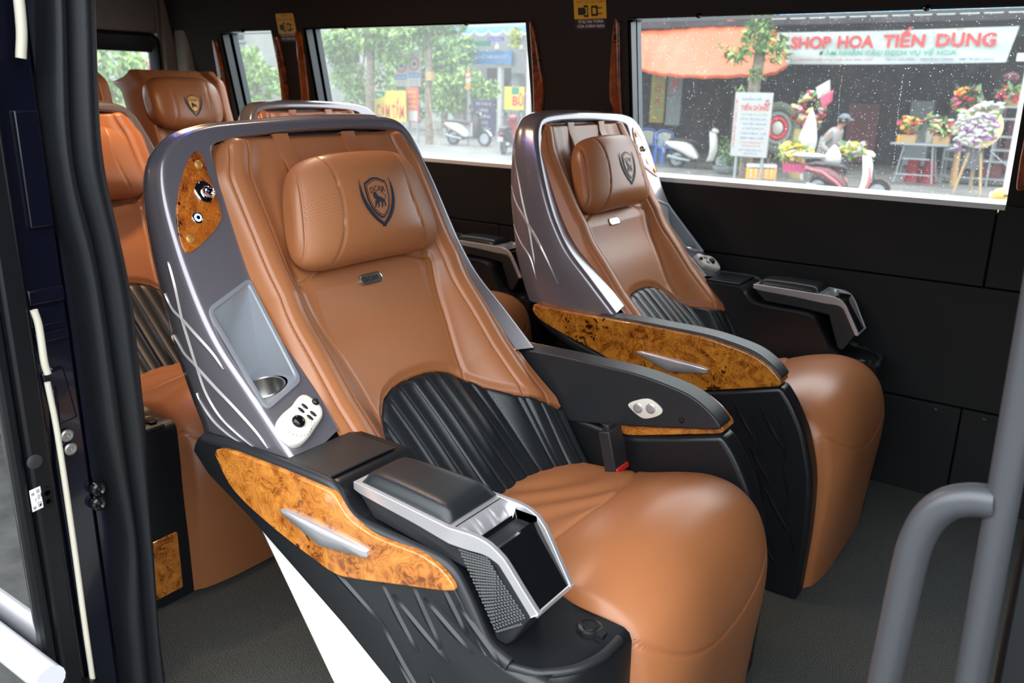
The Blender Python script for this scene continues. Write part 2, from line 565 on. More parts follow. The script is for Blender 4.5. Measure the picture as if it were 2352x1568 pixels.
    # ---------------- burl control inlay on the wide wing
    def plate(pts, d0, d1, r=.002, nsub=5, closed=True):
        """a thin plate with rounded edge that follows the seat back profile"""
        P = smooth_path(pts, nsub, closed=True)
        c = Vector((sum(p[0] for p in P)/len(P), sum(p[1] for p in P)/len(P)))
        rings = []
        for off, d in ((0, d0), (0, d1-r), (r*.4, d1-r*.3), (r, d1), (None, d1)):
            if off is None: 
                for s_ in (.75, .5, .25, .01): rings.append([SF(c[0]+(p[0]-c[0])*s_, c[1]+(p[1]-c[1])*s_, d) for p in P])
            else:
                rg = []
                for p in P:
                    v = Vector(c)-Vector(p); v.normalize()
                    rg.append(SF(p[0]+v[0]*off, p[1]+v[1]*off, d))
                rings.append(rg)
        q = MB(); q.grid(rings, 0, cj=True); return q
    ipts = [(.577, .936), (.571, .924), (.570, .905), (.568, .88), (.568, .853), (.570, .841), (.578, .831), (.598, .817), (.623, .804), (.643, .797), (.652, .801), (.653, .815), (.650, .834), (.643, .856), (.634, .874), (.621, .894), (.604, .917), (.586, .934)]
    q = plate(ipts, -.001, .0022); inlay = B(q, 'control_inlay', [M['burl_inlay']], angle=60)
    def dome(u, z, r, h, name, mt, parent, n=20):
        q = MB(); c = SF(u, z, .0015); nn = NF(z)
        q.lathe(c, (nn[0], 0, nn[1]), [(0, r), (h*.5, r*.95), (h*.85, r*.7), (h, r*.02)], n)
        return B(q, name, [mt], parent, angle=70)
    for (u, z) in ((.584, .916), (.637, .815)): dome(u, z, .0075, .004, 'cap', M['gold'], inlay)
    q = MB(); c = SF(.614, .842, .001); nn = NF(.842); ax = (nn[0], 0, nn[1])
    q.lathe(c, ax, [(0, .0085), (.003, .0085), (.0035, .0075)], 20, 0)
    q.lathe(c+Vector(ax)*.0026, ax, [(0, .0062), (.0014, .006)], 20, 1)
    q.lathe(c+Vector(ax)*.003, ax, [(0, .0036), (.0016, .0032)], 16, 2)
    B(q, 'button', [M['chrome'], M['blue_led'], M['chrome']], inlay, angle=40)['label'] = 'chrome push button with a glowing blue ring'
    q = MB(); c = SF(.588, .877, .001); nn = NF(.877); ax = Vector((nn[0], 0, nn[1]))
    q.lathe(c, ax, [(0, .0165), (.003, .0165), (.0048, .0135), (.0052, .0055)], 28)
    a2 = (ax+Vector((.35, -.25, -.55))).normalized()
    q.lathe(c+ax*.004, a2, [(0, .0075), (.010, .0078), (.0135, .0072), (.0145, .0045), (.0115, .004), (.0115, .0003)], 20)
    q.ball(c+ax*.006+a2*.002, .0085, 14, 10)
    B(q, 'reading_lamp', [M['chrome']], inlay, angle=45)['label'] = 'small chrome reading lamp'

    # ---------------- storage tray with a cup holder
    q = MB()
    to = [(.5595, .7495), (.6505, .7205), (.653, .591), (.570, .609)]
    def rnd(poly, r, k=5):
        P = []
        for i in range(len(poly)):
            a, b, c = Vector(poly[i-1]), Vector(poly[i]), Vector(poly[(i+1) % len(poly)])
            p0 = b+(a-b).normalized()*r; p1 = b+(c-b).normalized()*r
            for t in range(k+1):
                f = t/k; P.append(p0*(1-f)**2+b*2*f*(1-f)+p1*f*f)
        return P
    po, pi = rnd(to, .012), rnd([(.5675, .739), (.6435, .7145), (.6465, .599), (.5765, .6155)], .006)
    q.grid([[SF(p[0], p[1], -.002) for p in po], [SF(p[0], p[1], .0022) for p in po],
            [SF(p[0]*.93+r_[0]*.07, p[1]*.93+r_[1]*.07, .0035) for p, r_ in zip(po, pi)],
            [SF(p[0]*.3+r_[0]*.7, p[1]*.3+r_[1]*.7, .003) for p, r_ in zip(po, pi)],
            [SF(p[0], p[1], -.0005) for p in pi]], 0, cj=True)
    tl, tr, br, bl = [SF(*p, -.0005) for p in ((.5675, .739), (.6435, .7145), (.6465, .599), (.5765, .6155))]
    zf = .612
    fl, fr2 = Vector((bl.x-.082, bl.y, bl.z)), Vector((br.x-.080, br.y, br.z))
    zfl = lambda y: bl.z+(br.z-bl.z)*(y-bl.y)/(br.y-bl.y)
    q.add([tl, tr, fr2, fl], [(0, 1, 2, 3)])           # rear wall
    q.add([tl, bl, fl], [(0, 1, 2)])                   # inner wall
    q.add([tr, br, fr2], [(0, 1, 2)])                  # outer wall
    fc = (bl+br+fl+fr2)/4; fc.x += .010
    rc = .030
    sq = []; ci = []; c2 = []
    K = 32
    angs = sorted([2*math.pi*k/K for k in range(K)]+[math.atan2(p.y-fc.y, p.x-fc.x) % (2*math.pi) for p in (bl, br, fr2, fl)])
    for a in angs:
        d = Vector((math.cos(a), math.sin(a), 0))
        # boundary of the floor quad in direction d
        best = 9
        for A_, B_ in ((bl, br), (br, fr2), (fr2, fl), (fl, bl)):
            e = B_-A_; den = d.x*e.y-d.y*e.x
            if abs(den) > 1e-9:
                w_ = A_-fc; t = (w_.x*e.y-w_.y*e.x)/den; s_ = (w_.x*d.y-w_.y*d.x)/den
                if t > 0 and -.001 <= s_ <= 1.001: best = min(best, t+.0006)
        sq.append(Vector((fc.x+d.x*best, fc.y+d.y*best, zfl(fc.y+d.y*best)))); ci.append(Vector((fc.x+d.x*rc, fc.y+d.y*rc, zfl(fc.y+d.y*rc))))
    q.grid([sq, ci], 0, cj=True)
    tr_o = B(q, 'storage_tray', [M['tray']], angle=30)
    q = MB()
    q.lathe((fc.x, fc.y, zfl(fc.y)-.028), (0, (bl.z-br.z)/(br.y-bl.y), 1), [(0, .001), (0, .029), (.0285, .0295), (.0298, .0315), (.0285, .0325)], 36, 0, caps=False)
    B(q, 'cup_holder', [M['steel']], tr_o, angle=40)['label'] = 'round brushed steel cup holder'

    # ---------------- massage remote control
    rpts = [(.588, .592), (.580, .584), (.576, .574), (.579, .567), (.586, .562), (.602, .556), (.625, .548), (.643, .545), (.655, .549), (.661, .560), (.658, .572), (.644, .580), (.617, .586), (.600, .592)]
    q = plate([(u-.002, z) for u, z in rpts], 0, .013, r=.005); rem = B(q, 'remote_control', [M['cream']], angle=60)
    q = MB(); c = SF(.626, .5665, .012); nn = NF(.567); ax = (nn[0], 0, nn[1])
    q.lathe(c, ax, [(0, .010), (.004, .0095), (.007, .0065), (.008, .001)], 24)
    B(q, 'knob', [M['gloss_black']], rem, angle=60)
    for (u, z) in ((.602, .579), (.611, .5765), (.5965, .5685), (.605, .5660)):
        q = MB(); c = SF(u, z, .0127)
        t1 = (SF(u+.004, z+.0065, .0127)-c).normalized(); nv = Vector((nn[0], 0, nn[1])); t2 = nv.cross(t1)
        ring = lambda k_, h: [c+t1*math.cos(a*math.pi/8)*.0058*k_+t2*math.sin(a*math.pi/8)*.0026*k_+nv*h for a in range(16)]
        q.grid([ring(1, 0), ring(1, .001), ring(.6, .0018), ring(.05, .002)], 0, cj=True)
        B(q, 'button', [M['black']], rem, angle=60)
    q = MB()
    for k in range(12):
        a = math.radians(205+k*15)
        c = SF(.6285-.0235*math.cos(a)*.95, .5665+.0195*math.sin(a)*.8, .0128)
        q.ball(c, .0008, 6, 4)
    B(q, 'dial_dots', [M['black']], rem)
    q = MB(); c = SF(.581, .5795, .010); q.lathe(c, ax, [(0, .006), (.005, .0055), (.0075, .003)], 14)
    B(q, 'socket', [M['black']], rem, angle=50)

    # ---------------- leather back with stitching
    NU, NW = 300, 190
    G, UV = [], []
    for i in range(NW+1):
        w = i/NW
        row, ru = [], []
        for j in range(NU+1):
            a_ = -1+2*j/NU
            zb = arc_z(UC+a_*.250)
            zt = .956-.016*sstep(.84, 1.0, abs(a_))
            z = zb+(zt-zb)*w
            u = UC+a_*hwz(z)
            d = back_depth(u, z)
            d -= .012*sstep(.975, 1.0, w)**2+.006*(1-sstep(0, .03, w))
            d = max(d, dlim(z, -.2)+.004)
            row.append(SF(u, z, d)); ru.append((u, z))
        G.append(row); UV.append(ru)
    # tuck the edges in
    bu = [UC+(-1+2*j/NU)*.254 for j in range(NU+1)]
    G.insert(0, [SF(bu[j], arc_z(bu[j])-.002, -.075) for j in range(NU+1)]); UV.insert(0, UV[0])
    G.append([SF(UC+(-1+2*j/NU)*.226, .948, -.022) for j in range(NU+1)]); UV.append(UV[-1])
    mb = MB(); mb.grid(G, 0, uv=UV)
    def stitch(path, off, step=.0058, ln=.0036, w=.0006, m=1, depth=back_depth, S=SF):
        L = 0; P = path
        for a, b in zip(P, P[1:]):
            a, b = Vector(a), Vector(b); seg = (b-a).length
            t = (b-a).normalized(); nrm = Vector((-t[1], t[0]))
            while L < seg:
                p = a+t*L+nrm*off; e = p+t*ln
                pts = []
                for q_ in (p, e):
                    for s_ in (-w, w):
                        r_ = q_+nrm*s_
                        pts.append(S(r_[0], r_[1], depth(r_[0], r_[1])+.0005))
                mb.add(pts, [(0, 1, 3, 2)], m)
                L += step
            L -= seg
    for sgn in (-1, 1):
        zz = [.47+.45*k/40 for k in range(41)]
        for a_, offs in ((.168, (-.0042, .0042)), (.204, (-.004,))):
            path = [(UC+sgn*a_*hwz(z)/.226, z) for z in zz if z > arc_z(UC+sgn*a_)+.006]
            for o_ in offs: stitch(path, o_*sgn)
    B(mb, 'backrest', [M['leather'], M['thread']], angle=60)

    # ---------------- black fluted lumbar panel
    PITCH = .0345
    def lum_depth(u, z, w):
        a = abs(u-UC)
        c = (u-UC)/PITCH
        fr_ = c-math.floor(c)
        flute = .0052*math.sqrt(max(0, 1-(2*fr_-1)**2))
        d = -.052+.012*(1-(a/.25)**2)-.012*sstep(.0, .8, 1-w)
        d += .012*sstep(.18, .24, a)
        e = back_depth(u, arc_z(u)+.012)-.007
        f = min(1, max(0, w))**1.3
        return d*(1-f)+e*f+flute-.0035
    G = []
    NW2, NU2 = 40, 280
    for i in range(NW2+1):
        w = i/NW2; row = []
        for j in range(NU2+1):
            u = UC-.252+.504*j/NU2
            zt = arc_z(u)-.0005; zb = .355
            z = zb+(zt-zb)*w
            d = lum_depth(u, z, w)-.008*sstep(.965, 1.0, w)
            row.append(SF(u, z, d))
        G.append(row)
    G.append([SF(UC-.252+.504*j/NU2, arc_z(UC-.252+.504*j/NU2)+.002, -.085) for j in range(NU2+1)])
    mb = MB(); mb.grid(G, 0)
    for k in range(-6, 7):
        u = UC+k*PITCH
        P = [(u, .38+(arc_z(u)-.39)*t/20) for t in range(21)]
        stitch(P, .0034, .0055, .003, .0004, 1, depth=lambda uu, z_: lum_depth(uu, z_, (z_-.355)/(arc_z(uu)-.355)))
    B(mb, 'lumbar_panel', [M['leather_black'], M['thread_black']], angle=80)

    # ---------------- headrest pillow with straps and emblem
    HC, HZ = .315, .816
    HW, HH, HD = .160, .089, .050
    def hr(s, ph, lift=0.0):
        """s across -1..1, ph angle round the section (0 = front, 90 = top)"""
        e = abs(s)
        k = (1-e**6)**.40 if e < 1 else 0
        k2 = (1-e**3.0)**.5 if e < 1 else 0
        hh = HH*(.34+.66*k); dd = HD*(.25+.75*k2)
        c_, s_ = math.cos(ph), math.sin(ph)
        ex = .72
        cd = math.copysign(abs(c_)**ex, c_)*dd*(1.0 if c_ > 0 else .62)
        cz = math.copysign(abs(s_)**ex, s_)*hh
        # end seams and the piped edge
        zz = cz/HH
        ss = .64-.12*(1-min(1, abs(zz))**2)
        if c_ > -.2:
            cd -= .004*math.exp(-((e-ss)/.011)**2)
            cd -= .003*math.exp(-((e-.93)/.012)**2)
        z0 = HZ+cz*.985+.004*(1-e*e)
        return SF(HC+s*HW*(1-.13*max(-1, min(1, cz/HH))), z0, .038+cd+lift-.010*(s*s)+.008*cz/HH)
    NS, NP = 120, 56
    G, UV = [], []
    for i in range(NS+1):
        s = -1+2*i/NS; s = math.copysign(1-(1-abs(s))**1.5, s)*.9995
        G.append([hr(s, 2*math.pi*j/NP+math.pi) for j in range(NP)])
        UV.append([(s*HW, j/NP*.42) for j in range(NP)])
    def hm(i, j):
        s = -1+2*(i+.5)/NS; s = 1-(1-abs(s))**1.5
        ph = 2*math.pi*(j+.5)/NP+math.pi
        if math.cos(ph) < -.1: return 0
        zz = math.copysign(abs(math.sin(ph))**.72, math.sin(ph))
        return 1 if .645-.12*(1-zz*zz) < s < .925 else 0
    mb = MB(); mb.grid(G, 0, cj=True, uv=UV, mf=hm)
    mb.add(G[0], [tuple(range(NP))]); mb.add(G[-1], [tuple(range(NP-1, -1, -1))])
    head = B(mb, 'headrest', [M['leather'], M['leather_perf']], angle=70)
    # emblem: embroidered shield, lettering, lion and two feathers
    def emb(a, b, lift=.0008):
        # a, b in metres around the emblem centre
        s = (.322+TT(a)*1.0-HC)/HW*1.0; zrel = (b+.0)/HH
        zrel = max(-.97, min(.97, zrel))
        ph = math.asin(math.copysign(abs(zrel)**(1/.72), zrel))
        return hr(s, ph, lift)
    q = MB()
    def fill(poly, m, lift, rings=5):
        c = (sum(p[0] for p in poly)/len(poly), sum(p[1] for p in poly)/len(poly))
        q.grid([[emb(c[0]+(p[0]-c[0])*t/rings, c[1]+(p[1]-c[1])*t/rings, lift) for p in poly] for t in range(rings+1)], m, cj=True)
    half = [(0, .0300), (.010, .0285), (.019, .0245), (.0235, .0235), (.0245, .014), (.0235, .0), (.019, -.014), (.011, -.0245), (.004, -.0300), (0, -.0315)]
    sh = [(x, y) for x, y in half]+[(-x, y) for x, y in half[-2:0:-1]]
    def grow(poly, k, dy=0): return [(x*k, y*k+dy) for x, y in poly]
    fill(grow(sh, 1.12), 0, .0006); fill(grow(sh, 1.0), 1, .0011); fill(grow(sh, .955), 0, .0015); fill(grow(sh, .91), 1, .0019)
    put_text(q, 'DCAR', lambda a, b: emb(a, .0105+b-.14*abs(a), .0026), .009, .036, 0, bold=.01)
    # lion: body, head with mane, legs, tail, all as flat embroidery
    def blob(pts, lift=.0026, m=0): fill(smooth_path(pts, 4, closed=True), m, lift, 3)
    blob([(-.008, .004), (.001, .001), (.009, -.0035), (.0105, -.008), (.006, -.0085), (0, -.007), (-.005, -.008), (-.009, -.005)])
    blob([(-.0125, .0075), (-.008, .0095), (-.004, .006), (-.0035, .0), (-.006, -.004), (-.0095, -.003), (-.012, .0), (-.0135, .004)])
    for x0_, x1_, y1_ in ((-.009, -.0125, -.0165), (-.005, -.006, -.0175), (.004, .0025, -.018), (.0085, .0105, -.0165)):
        blob([(x0_-.002, -.005), (x0_+.002, -.006), (x1_+.0012, y1_+.003), (x1_-.0025, y1_), (x1_-.0028, y1_+.001), (x1_-.0012, y1_+.004)])
    tail = smooth_path([(.010, -.006), (.014, -.002), (.0145, .003), (.0105, .005), (.009, .008)], 6)
    q.grid([[emb(p[0]+.0008, p[1], .0026), emb(p[0]-.0008, p[1], .0026)] for p in tail], 0)
    blob([(.0075, .007), (.0105, .0085), (.0095, .0115), (.0075, .0105)])
    for s_ in (-1, 1):
        ctr = smooth_path([(s_*.0365, .032), (s_*.0375, .018), (s_*.0355, .002), (s_*.0285, -.015), (s_*.016, -.032), (s_*.001, -.0445), (-s_*.004, -.0475)], 14)
        N = len(ctr); A = []
        for i, p in enumerate(ctr):
            t = ctr[min(i+1, N-1)]-ctr[max(i-1, 0)]; t.normalize()
            w = .0062*math.sin(math.pi*min(1, (i/(N-1))*.93+.02))**.8*(.82+.18*((i*.5) % 1 < .5))
            A.append([emb(p[0]-t[1]*w*.8, p[1]+t[0]*w*.8, .0012), emb(p[0], p[1], .0022), emb(p[0]+t[1]*w*.55, p[1]-t[0]*w*.55, .0012)])
        q.grid(A, 0)
    e_ = B(q, 'emblem', [M['navy_thread'], M['leather']], head, angle=60)
    e_['label'] = 'navy embroidered shield with a lion between two feathers'
    for uu in (.411, .256):
        q = MB()
        P = []
        for k in range(24):
            t = k/23
            if t < .2: p = (uu, .935+.024*t/.2, -.06+.055*t/.2)
            else: p = (uu-.012*(t-.2)/.8, .959-.085*(t-.2)/.8, -.004-.004*(t-.2))
            P.append((p[0], p[1], p[2]+.012*sstep(.3, .8, t)))
        rows_ = []
        for p in P:
            d0 = p[2] if p[2] < -.006 else max(p[2], back_depth(p[0], min(p[1], .950))+.0015)
            rows_.append([SF(p[0]-.0155, p[1], d0-.004), SF(p[0]-.0150, p[1], d0+.0005), SF(p[0], p[1], d0+.001), SF(p[0]+.0150, p[1], d0+.0005), SF(p[0]+.0155, p[1], d0-.004)])
        q.grid(rows_, 0)
        for sd in (-.011, .011):
            for k in range(14):
                z = .952-k*.0058
                q.add([SF(uu+sd+a_-.012*(.959-z)/.085*.8, z+b_, back_depth(uu, min(z, .95))+.0032) for a_, b_ in ((-.0005, 0), (.0005, 0), (.0005, -.0035), (-.0005, -.0035))], [(0, 1, 2, 3)], 1)
        B(q, 'headrest_strap', [M['leather'], M['thread']], root, angle=50)
    # ---------------- name badge
    q = MB()
    bc = (.317, .7115)
    dB = back_depth(bc[0], bc[1])
    pill = [(math.copysign(.0185, math.cos(a))+.009*math.cos(a), .009*math.sin(a)) for a in [math.pi*2*(k+.5)/28 for k in range(28)]]
    def bd(a, b, d): return SF(bc[0]+TT(a), bc[1]+b*.9, dB+d)
    q.grid([[bd(a, b, .0) for a, b in pill], [bd(a, b, .003) for a, b in pill], [bd(a*.96, b*.9, .0036) for a, b in pill]], 0, cj=True)
    q.grid([[bd(a*.96, b*.9, .0036) for a, b in pill], [bd(a*.93, b*.84, .0028) for a, b in pill], [bd(a*.02, b*.02, .0028) for a, b in pill]], 0, cj=True)
    put_text(q, 'DCAR', lambda a, b: bd(a, b-.0042, .0036), .0085, .037, 1)
    B(q, 'name_badge', [M['steel'], M['black']], root, angle=40)['label'] = 'small oval metal name badge'

    # ---------------- seat cushion
    cen = smooth_path([(-.80, .365), (-.70, .378), (-.60, .400), (-.52, .430), (-.46, .442), (-.405, .432), (-.360, .395), (-.337, .335), (-.333, .26), (-.343, .15), (-.352, .05), (-.356, .004)], 36)
    sid = smooth_path([(-.80, .345), (-.70, .350), (-.60, .362), (-.52, .383), (-.47, .392), (-.425, .383), (-.392, .351), (-.378, .300), (-.373, .24), (-.375, .14), (-.378, .05), (-.376, .004)], 36)
    NUc = 110
    G, UV = [], []
    def cush(i, a):
        f = 1-abs(a)**2.4; f2 = 1-abs(a)**4.5
        z = cen[i][1]*f+sid[i][1]*(1-f); x = cen[i][0]*f2+sid[i][0]*(1-f2)
        s_ = max(0, abs(a)-.9)/.1
        top = 1-sstep(-.42, -.36, x)
        z -= .022*s_**2*top
        x -= .012*s_**2*(1-top)
        return x, z
    ins = lambda a: -.556-.05*abs(a)**3-.02*abs(a)          # front edge of the perforated insert
    for i in range(len(cen)):
        row, ru = [], []
        for j in range(NUc+1):
            a = -1+2*j/NUc
            x, z = cush(i, a)
            u = .293+a*.239
            g = math.exp(-((x-ins(a))/.004)**2) if i < 210 else 0
            g2 = math.exp(-((abs(a)-.93)/.012)**2) if (x < ins(a)) and i < 210 else 0
            z -= .004*max(g, g2)
            # long seam that smiles across the front roll
            zs = .285+.085*abs(a)**2
            if i > 210: x -= .0035*math.exp(-((z-zs)/.0024)**2)
            if i > 210: x -= .003*math.exp(-((abs(a)-.955)/.010)**2)
            # soft wrinkles of the insert
            if x < ins(a): z += .0022*math.sin(60*x+9*a+2*math.sin(5*a))*sstep(-.80, -.70, x)*(1-sstep(.6, .95, abs(a)))
            row.append(Vector((x, u, z))); ru.append((u, i*.002))
        G.append(row); UV.append(ru)
    def cm(i, j):
        a = -1+2*(j+.5)/NUc
        return 1 if (G[i][j].x < ins(a)-.002 and i < 210 and abs(a) < .93) else 0
    mb = MB(); mb.grid(G, 0, uv=UV, mf=cm)
    for j in (0, NUc):       # side skirts
        col = [G[i][j] for i in range(len(G))]
        u_ = col[0].y
        mb.grid([[p for p in col], [Vector((min(p.x, -.40), u_, .004)) for p in col]], 0)
    B(mb, 'seat_cushion', [M['leather'], M['leather_perf']], angle=60)

    # ---------------- belt buckle beside the cushion
    q = MB()
    d1 = Vector((.25, 0, -.95)).normalized(); nn_ = Vector((.93, .0, .30)).normalized(); uu_ = Vector((0, 1, 0))
    c0 = Vector((-.650, .096, .408))
    rot = Matrix((d1, uu_, d1.cross(uu_))).transposed()
    q.box(c0, (.080, .048, .024), 0, rot)
    q.box(c0+d1*.036-d1.cross(uu_)*.0035, (.012, .044, .022), 1, rot); q.box(c0+d1*.036+d1.cross(uu_)*.0035, (.012, .044, .022), 1, rot)
    q.box(c0-d1*.040, (.02, .026, .012), 0, rot)
    B(q, 'belt_buckle', [M['black_soft'], M['red']], root, bevel=(.003, 3))['label'] = 'black belt buckle with a red release button'

    # ---------------- aisle side armrest panel
    wt = [(-1.068, .543), (-1.016, .541), (-.864, .542), (-.797, .543), (-.717, .542), (-.640, .541), (-.584, .534), (-.530, .523), (-.493, .505), (-.470, .485), (-.464, .474)]
    wbt = [(-.470, .468), (-.557, .443), (-.637, .421), (-.66, .419), (-.708, .426), (-.832, .442), (-.899, .461), (-.967, .480), (-1.033, .501), (-1.062, .517), (-1.072, .53)]
    wp = [tuple(p) for p in smooth_path(wt, 4)]+[tuple(p) for p in smooth_path(wbt, 4)]
    q = MB(); A, Bq = prof2(wp, -.004, .046); q.prism(A, Bq, 0)
    wood = B(q, 'armrest_veneer', [M['burl_shaded']] if side == 2 else [M['burl']], bevel=(.006, 3), recalc=True, angle=40)
    wood['label'] = 'burl wood armrest trim'
    pt = [(-.90, .543), (-.797, .547), (-.717, .547), (-.640, .546), (-.584, .540), (-.530, .529), (-.493, .510), (-.472, .491), (-.468, .482), (-.478, .477)]
    pb = [(-.595, .451), (-.745, .423), (-.90, .40)]
    pp = [tuple(p) for p in smooth_path(pt, 5)]+pb
    q = MB(); A, Bq = prof2(pp, .006, .056); q.prism(A, Bq, 0)
    pad = B(q, 'armrest_pad', [M['black_soft']], bevel=(.009, 4), recalc=True, angle=40)
    pad['label'] = 'soft black armrest pad'
    # lower panel, black, with raised lozenge ribs on its outer face
    def low(front):
        return [(-1.066, .528), (-1.055, .498), (-1.018, .476), (-.926, .434), (-.83, .382), (-.74, .333), (-.656, .280), (-.56, .20), (-.51, .155), (-.482, .113), (-.468, .05), (-.466, 0)]+front
    fr_pts = [(-.380, 0), (-.377, .08), (-.375, .166), (-.381, .277), (-.402, .360), (-.419, .399), (-.441, .437), (-.466, .468)]
    lp = low([tuple(p) for p in smooth_path(fr_pts, 4)])+[(-.557, .441), (-.650, .417), (-.708, .424), (-.832, .440), (-.967, .478)]
    q = MB(); A, Bq = prof2(lp, .0, .052); q.prism(A, Bq, 0)
    lowp = B(q, 'side_panel', [M['black']], bevel=(.010, 4), recalc=True, angle=40)
    def ribs(u, du, mapx, lines, name='rib', w0=.012):
        q = MB()
        for (p0, p1, bend) in lines:
            P = [Vector((p0[0]+(p1[0]-p0[0])*t/12, p0[1]+(p1[1]-p0[1])*t/12)) for t in range(13)]
            A = []
            dirv = (Vector(p1)-Vector(p0)).normalized(); nr = Vector((-dirv[1], dirv[0]))
            for k, p in enumerate(P):
                t = k/12
                p = p+nr*bend*math.sin(math.pi*t)
                w = w0*math.sin(math.pi*min(.98, max(.02, t)))**.7*.5
                a, b = p+nr*w, p-nr*w
                A.append([(a[0], u, a[1]), (p[0]+nr[0]*w*.5, u+du, p[1]+nr[1]*w*.5), (b[0], u, b[1])])
            q.grid(A, 0)
        return q
    L1 = []
    for k in range(9):
        x0_ = -.72+.058*k; 
        for rI in range(4):
            xa, za = x0_+.046*rI-.02, .425-.092*rI-.0
            xb, zb_ = xa+.062, za-.088
            ok = lambda x, z: z > interp(x, [-.83, -.656, -.56, -.482, -.468], [.382, .28, .20, .113, .0])+.01 and x < interp(z, [0, .166, .277, .36, .437], [-.392, -.388, -.394, -.414, -.455])-.008 and z < interp(x, [-.83, -.65, -.557, -.466], [.43, .41, .43, .455])
            if ok(xa, za) and ok(xb, zb_): L1.append(((xa, za), (xb, zb_), -.004))
            xa2, za2 = x0_+.02+.020*rI, .415-.1*rI
            xb2, zb2 = xa2+.030, za2-.105
            if ok(xa2, za2) and ok(xb2, zb2): L1.append(((xa2, za2), (xb2, zb2), .003))
    q = ribs(.0005, -.0042, None, L1)
    B(q, 'lozenge_ribs', [M['black']], lowp, angle=20)
    # white lower body behind the panel
    wl = [(-.95, .446), (-.925, .43), (-.78, .222), (-.70, .115), (-.62, .0), (-.46, .0), (-.46, .2), (-.70, .40)]
    q = MB(); A, Bq = prof2(wl, .006, .048); q.prism(A, Bq, 0)
    B(q, 'base_shell', [M['white']], bevel=(.006, 2), recalc=True)
    # pull handle
    def handle(cx, cz, u, du, sc=1.0):
        hp = [(-.084, .008), (-.076, .0135), (-.06, .014), (.0, .012), (.074, .0075), (.083, .001), (.080, -.0055), (.06, -.0085), (.0, -.0175), (-.012, -.0165), (-.045, -.006)]
        hp = [tuple(p) for p in smooth_path([(cx+x*sc, cz+z*sc) for x, z in hp], 4, closed=True)]
        c_ = (sum(p[0] for p in hp)/len(hp), sum(p[1] for p in hp)/len(hp))
        q = MB()
        q.grid([[(p[0], u, p[1]) for p in hp], [(p[0], u+du*.7, p[1]) for p in hp], [(c_[0]+(p[0]-c_[0])*.92, u+du, c_[1]+(p[1]-c_[1])*.9) for p in hp],
                [(c_[0]+(p[0]-c_[0])*.5, u+du*1.25, c_[1]+.004+(p[1]-c_[1])*.35) for p in hp], [(c_[0]+(p[0]-c_[0])*.001, u+du*1.25, c_[1]+.004+(p[1]-c_[1])*.001) for p in hp]], 0, cj=True)
        return q
    B(handle(-.703, .470, -.004, -.007), 'handle', [M['silver']], wood, angle=50)['label'] = 'satin silver pull handle'
    # switch plate on the inner face
    q = MB()
    sp = smooth_path([(-.644, .486), (-.626, .498), (-.606, .505), (-.590, .501), (-.577, .491), (-.580, .481), (-.598, .470), (-.615, .466), (-.636, .476)], 5, closed=True)
    c_ = Vector((-.611, .4855))
    q.grid([[(p[0], .0555, p[1]) for p in sp], [(p[0], .0585, p[1]) for p in sp], [(c_[0]+(p[0]-c_[0])*.93, .0592, c_[1]+(p[1]-c_[1])*.93) for p in sp], [(c_[0]+(p[0]-c_[0])*.02, .0592, c_[1]+(p[1]-c_[1])*.02) for p in sp]], 0, cj=True)
    swp = B(q, 'switch_plate', [M['cream']], pad, angle=50)
    for x_, z_ in ((-.6235, .4835), (-.5985, .4885)):
        q = MB(); q.lathe((x_, .059, z_), (0, 1, 0), [(0, .0095), (.0015, .0095), (.0025, .0075), (.0018, .007), (.0045, .0062), (.005, .001)], 22)
        B(q, 'switch_button', [M['silver']], swp, angle=40)
    q = MB(); q.lathe((-.539, .055, .4795), (0, 1, 0), [(0, .0055), (.0018, .0055), (.0016, .003), (.0005, .0025), (.0005, .0002)], 16)
    B(q, 'screw', [M['gloss_black']], pad, angle=40)

    # ---------------- console on the outer side
    top = [(-1.045, .528), (-.99, .535), (-.90, .536), (-.80, .536), (-.762, .535), (-.748, .528), (-.738, .514), (-.722, .500), (-.700, .494), (-.66, .492), (-.60, .491), (-.570, .488), (-.553, .480), (-.538, .461), (-.521, .435), (-.506, .410), (-.493, .398), (-.475, .391), (-.455, .389), (-.42, .388)]
    tp = [tuple(p) for p in smooth_path(top, 3)]
    US = [.530, .56, .60, .64, .66, .672, .680, .685]
    def fx(u): return -.385-.075*max(0, (u-.56)/.125)**3.2*(1 if u > .56 else 0)
    rowsC = []
    body_low = [(-.926, .434), (-.83, .382), (-.74, .333), (-.656, .280), (-.56, .20), (-.51, .155), (-.482, .113), (-.468, .05), (-.466, 0)]
    for u in US:
        f = fx(u)
        e = max(0, (u-.672)/.013)
        row = [(x, u, z-.012*e**2) for x, z in tp]
        row += [(f-.012, u, .387-.012*e**2), (f-.004, u, .382-.010*e**2), (f, u, .372), (f+.002, u, .25), (f+.002, u, .0)]
        row += [(x, u, z) for x, z in reversed(body_low)]+[(-1.018, u, .476), (-1.05, u, .505)]
        rowsC.append([Vector(p) for p in row])
    q = MB(); q.grid(rowsC, 0, cj=True)
    q.add(rowsC[0], [tuple(range(len(rowsC[0])))]); q.add(rowsC[-1], [tuple(range(len(rowsC[-1])-1, -1, -1))])
    cons = B(q, 'console', [M['black']], angle=40, recalc=True)
    # raised rim along the outer edge of the console
    rim = [(-1.03, .533), (-.95, .539), (-.85, .540), (-.775, .5395), (-.752, .533), (-.739, .517), (-.722, .503), (-.690, .498), (-.63, .496), (-.580, .494), (-.556, .486), (-.540, .466), (-.523, .439), (-.508, .414), (-.494, .402), (-.47, .394)]
    q = MB(); q.tube([(x, .677, z-.005) for x, z in smooth_path(rim, 5)], .0085, 10)
    B(q, 'rim', [M['black_soft']], cons, angle=60)
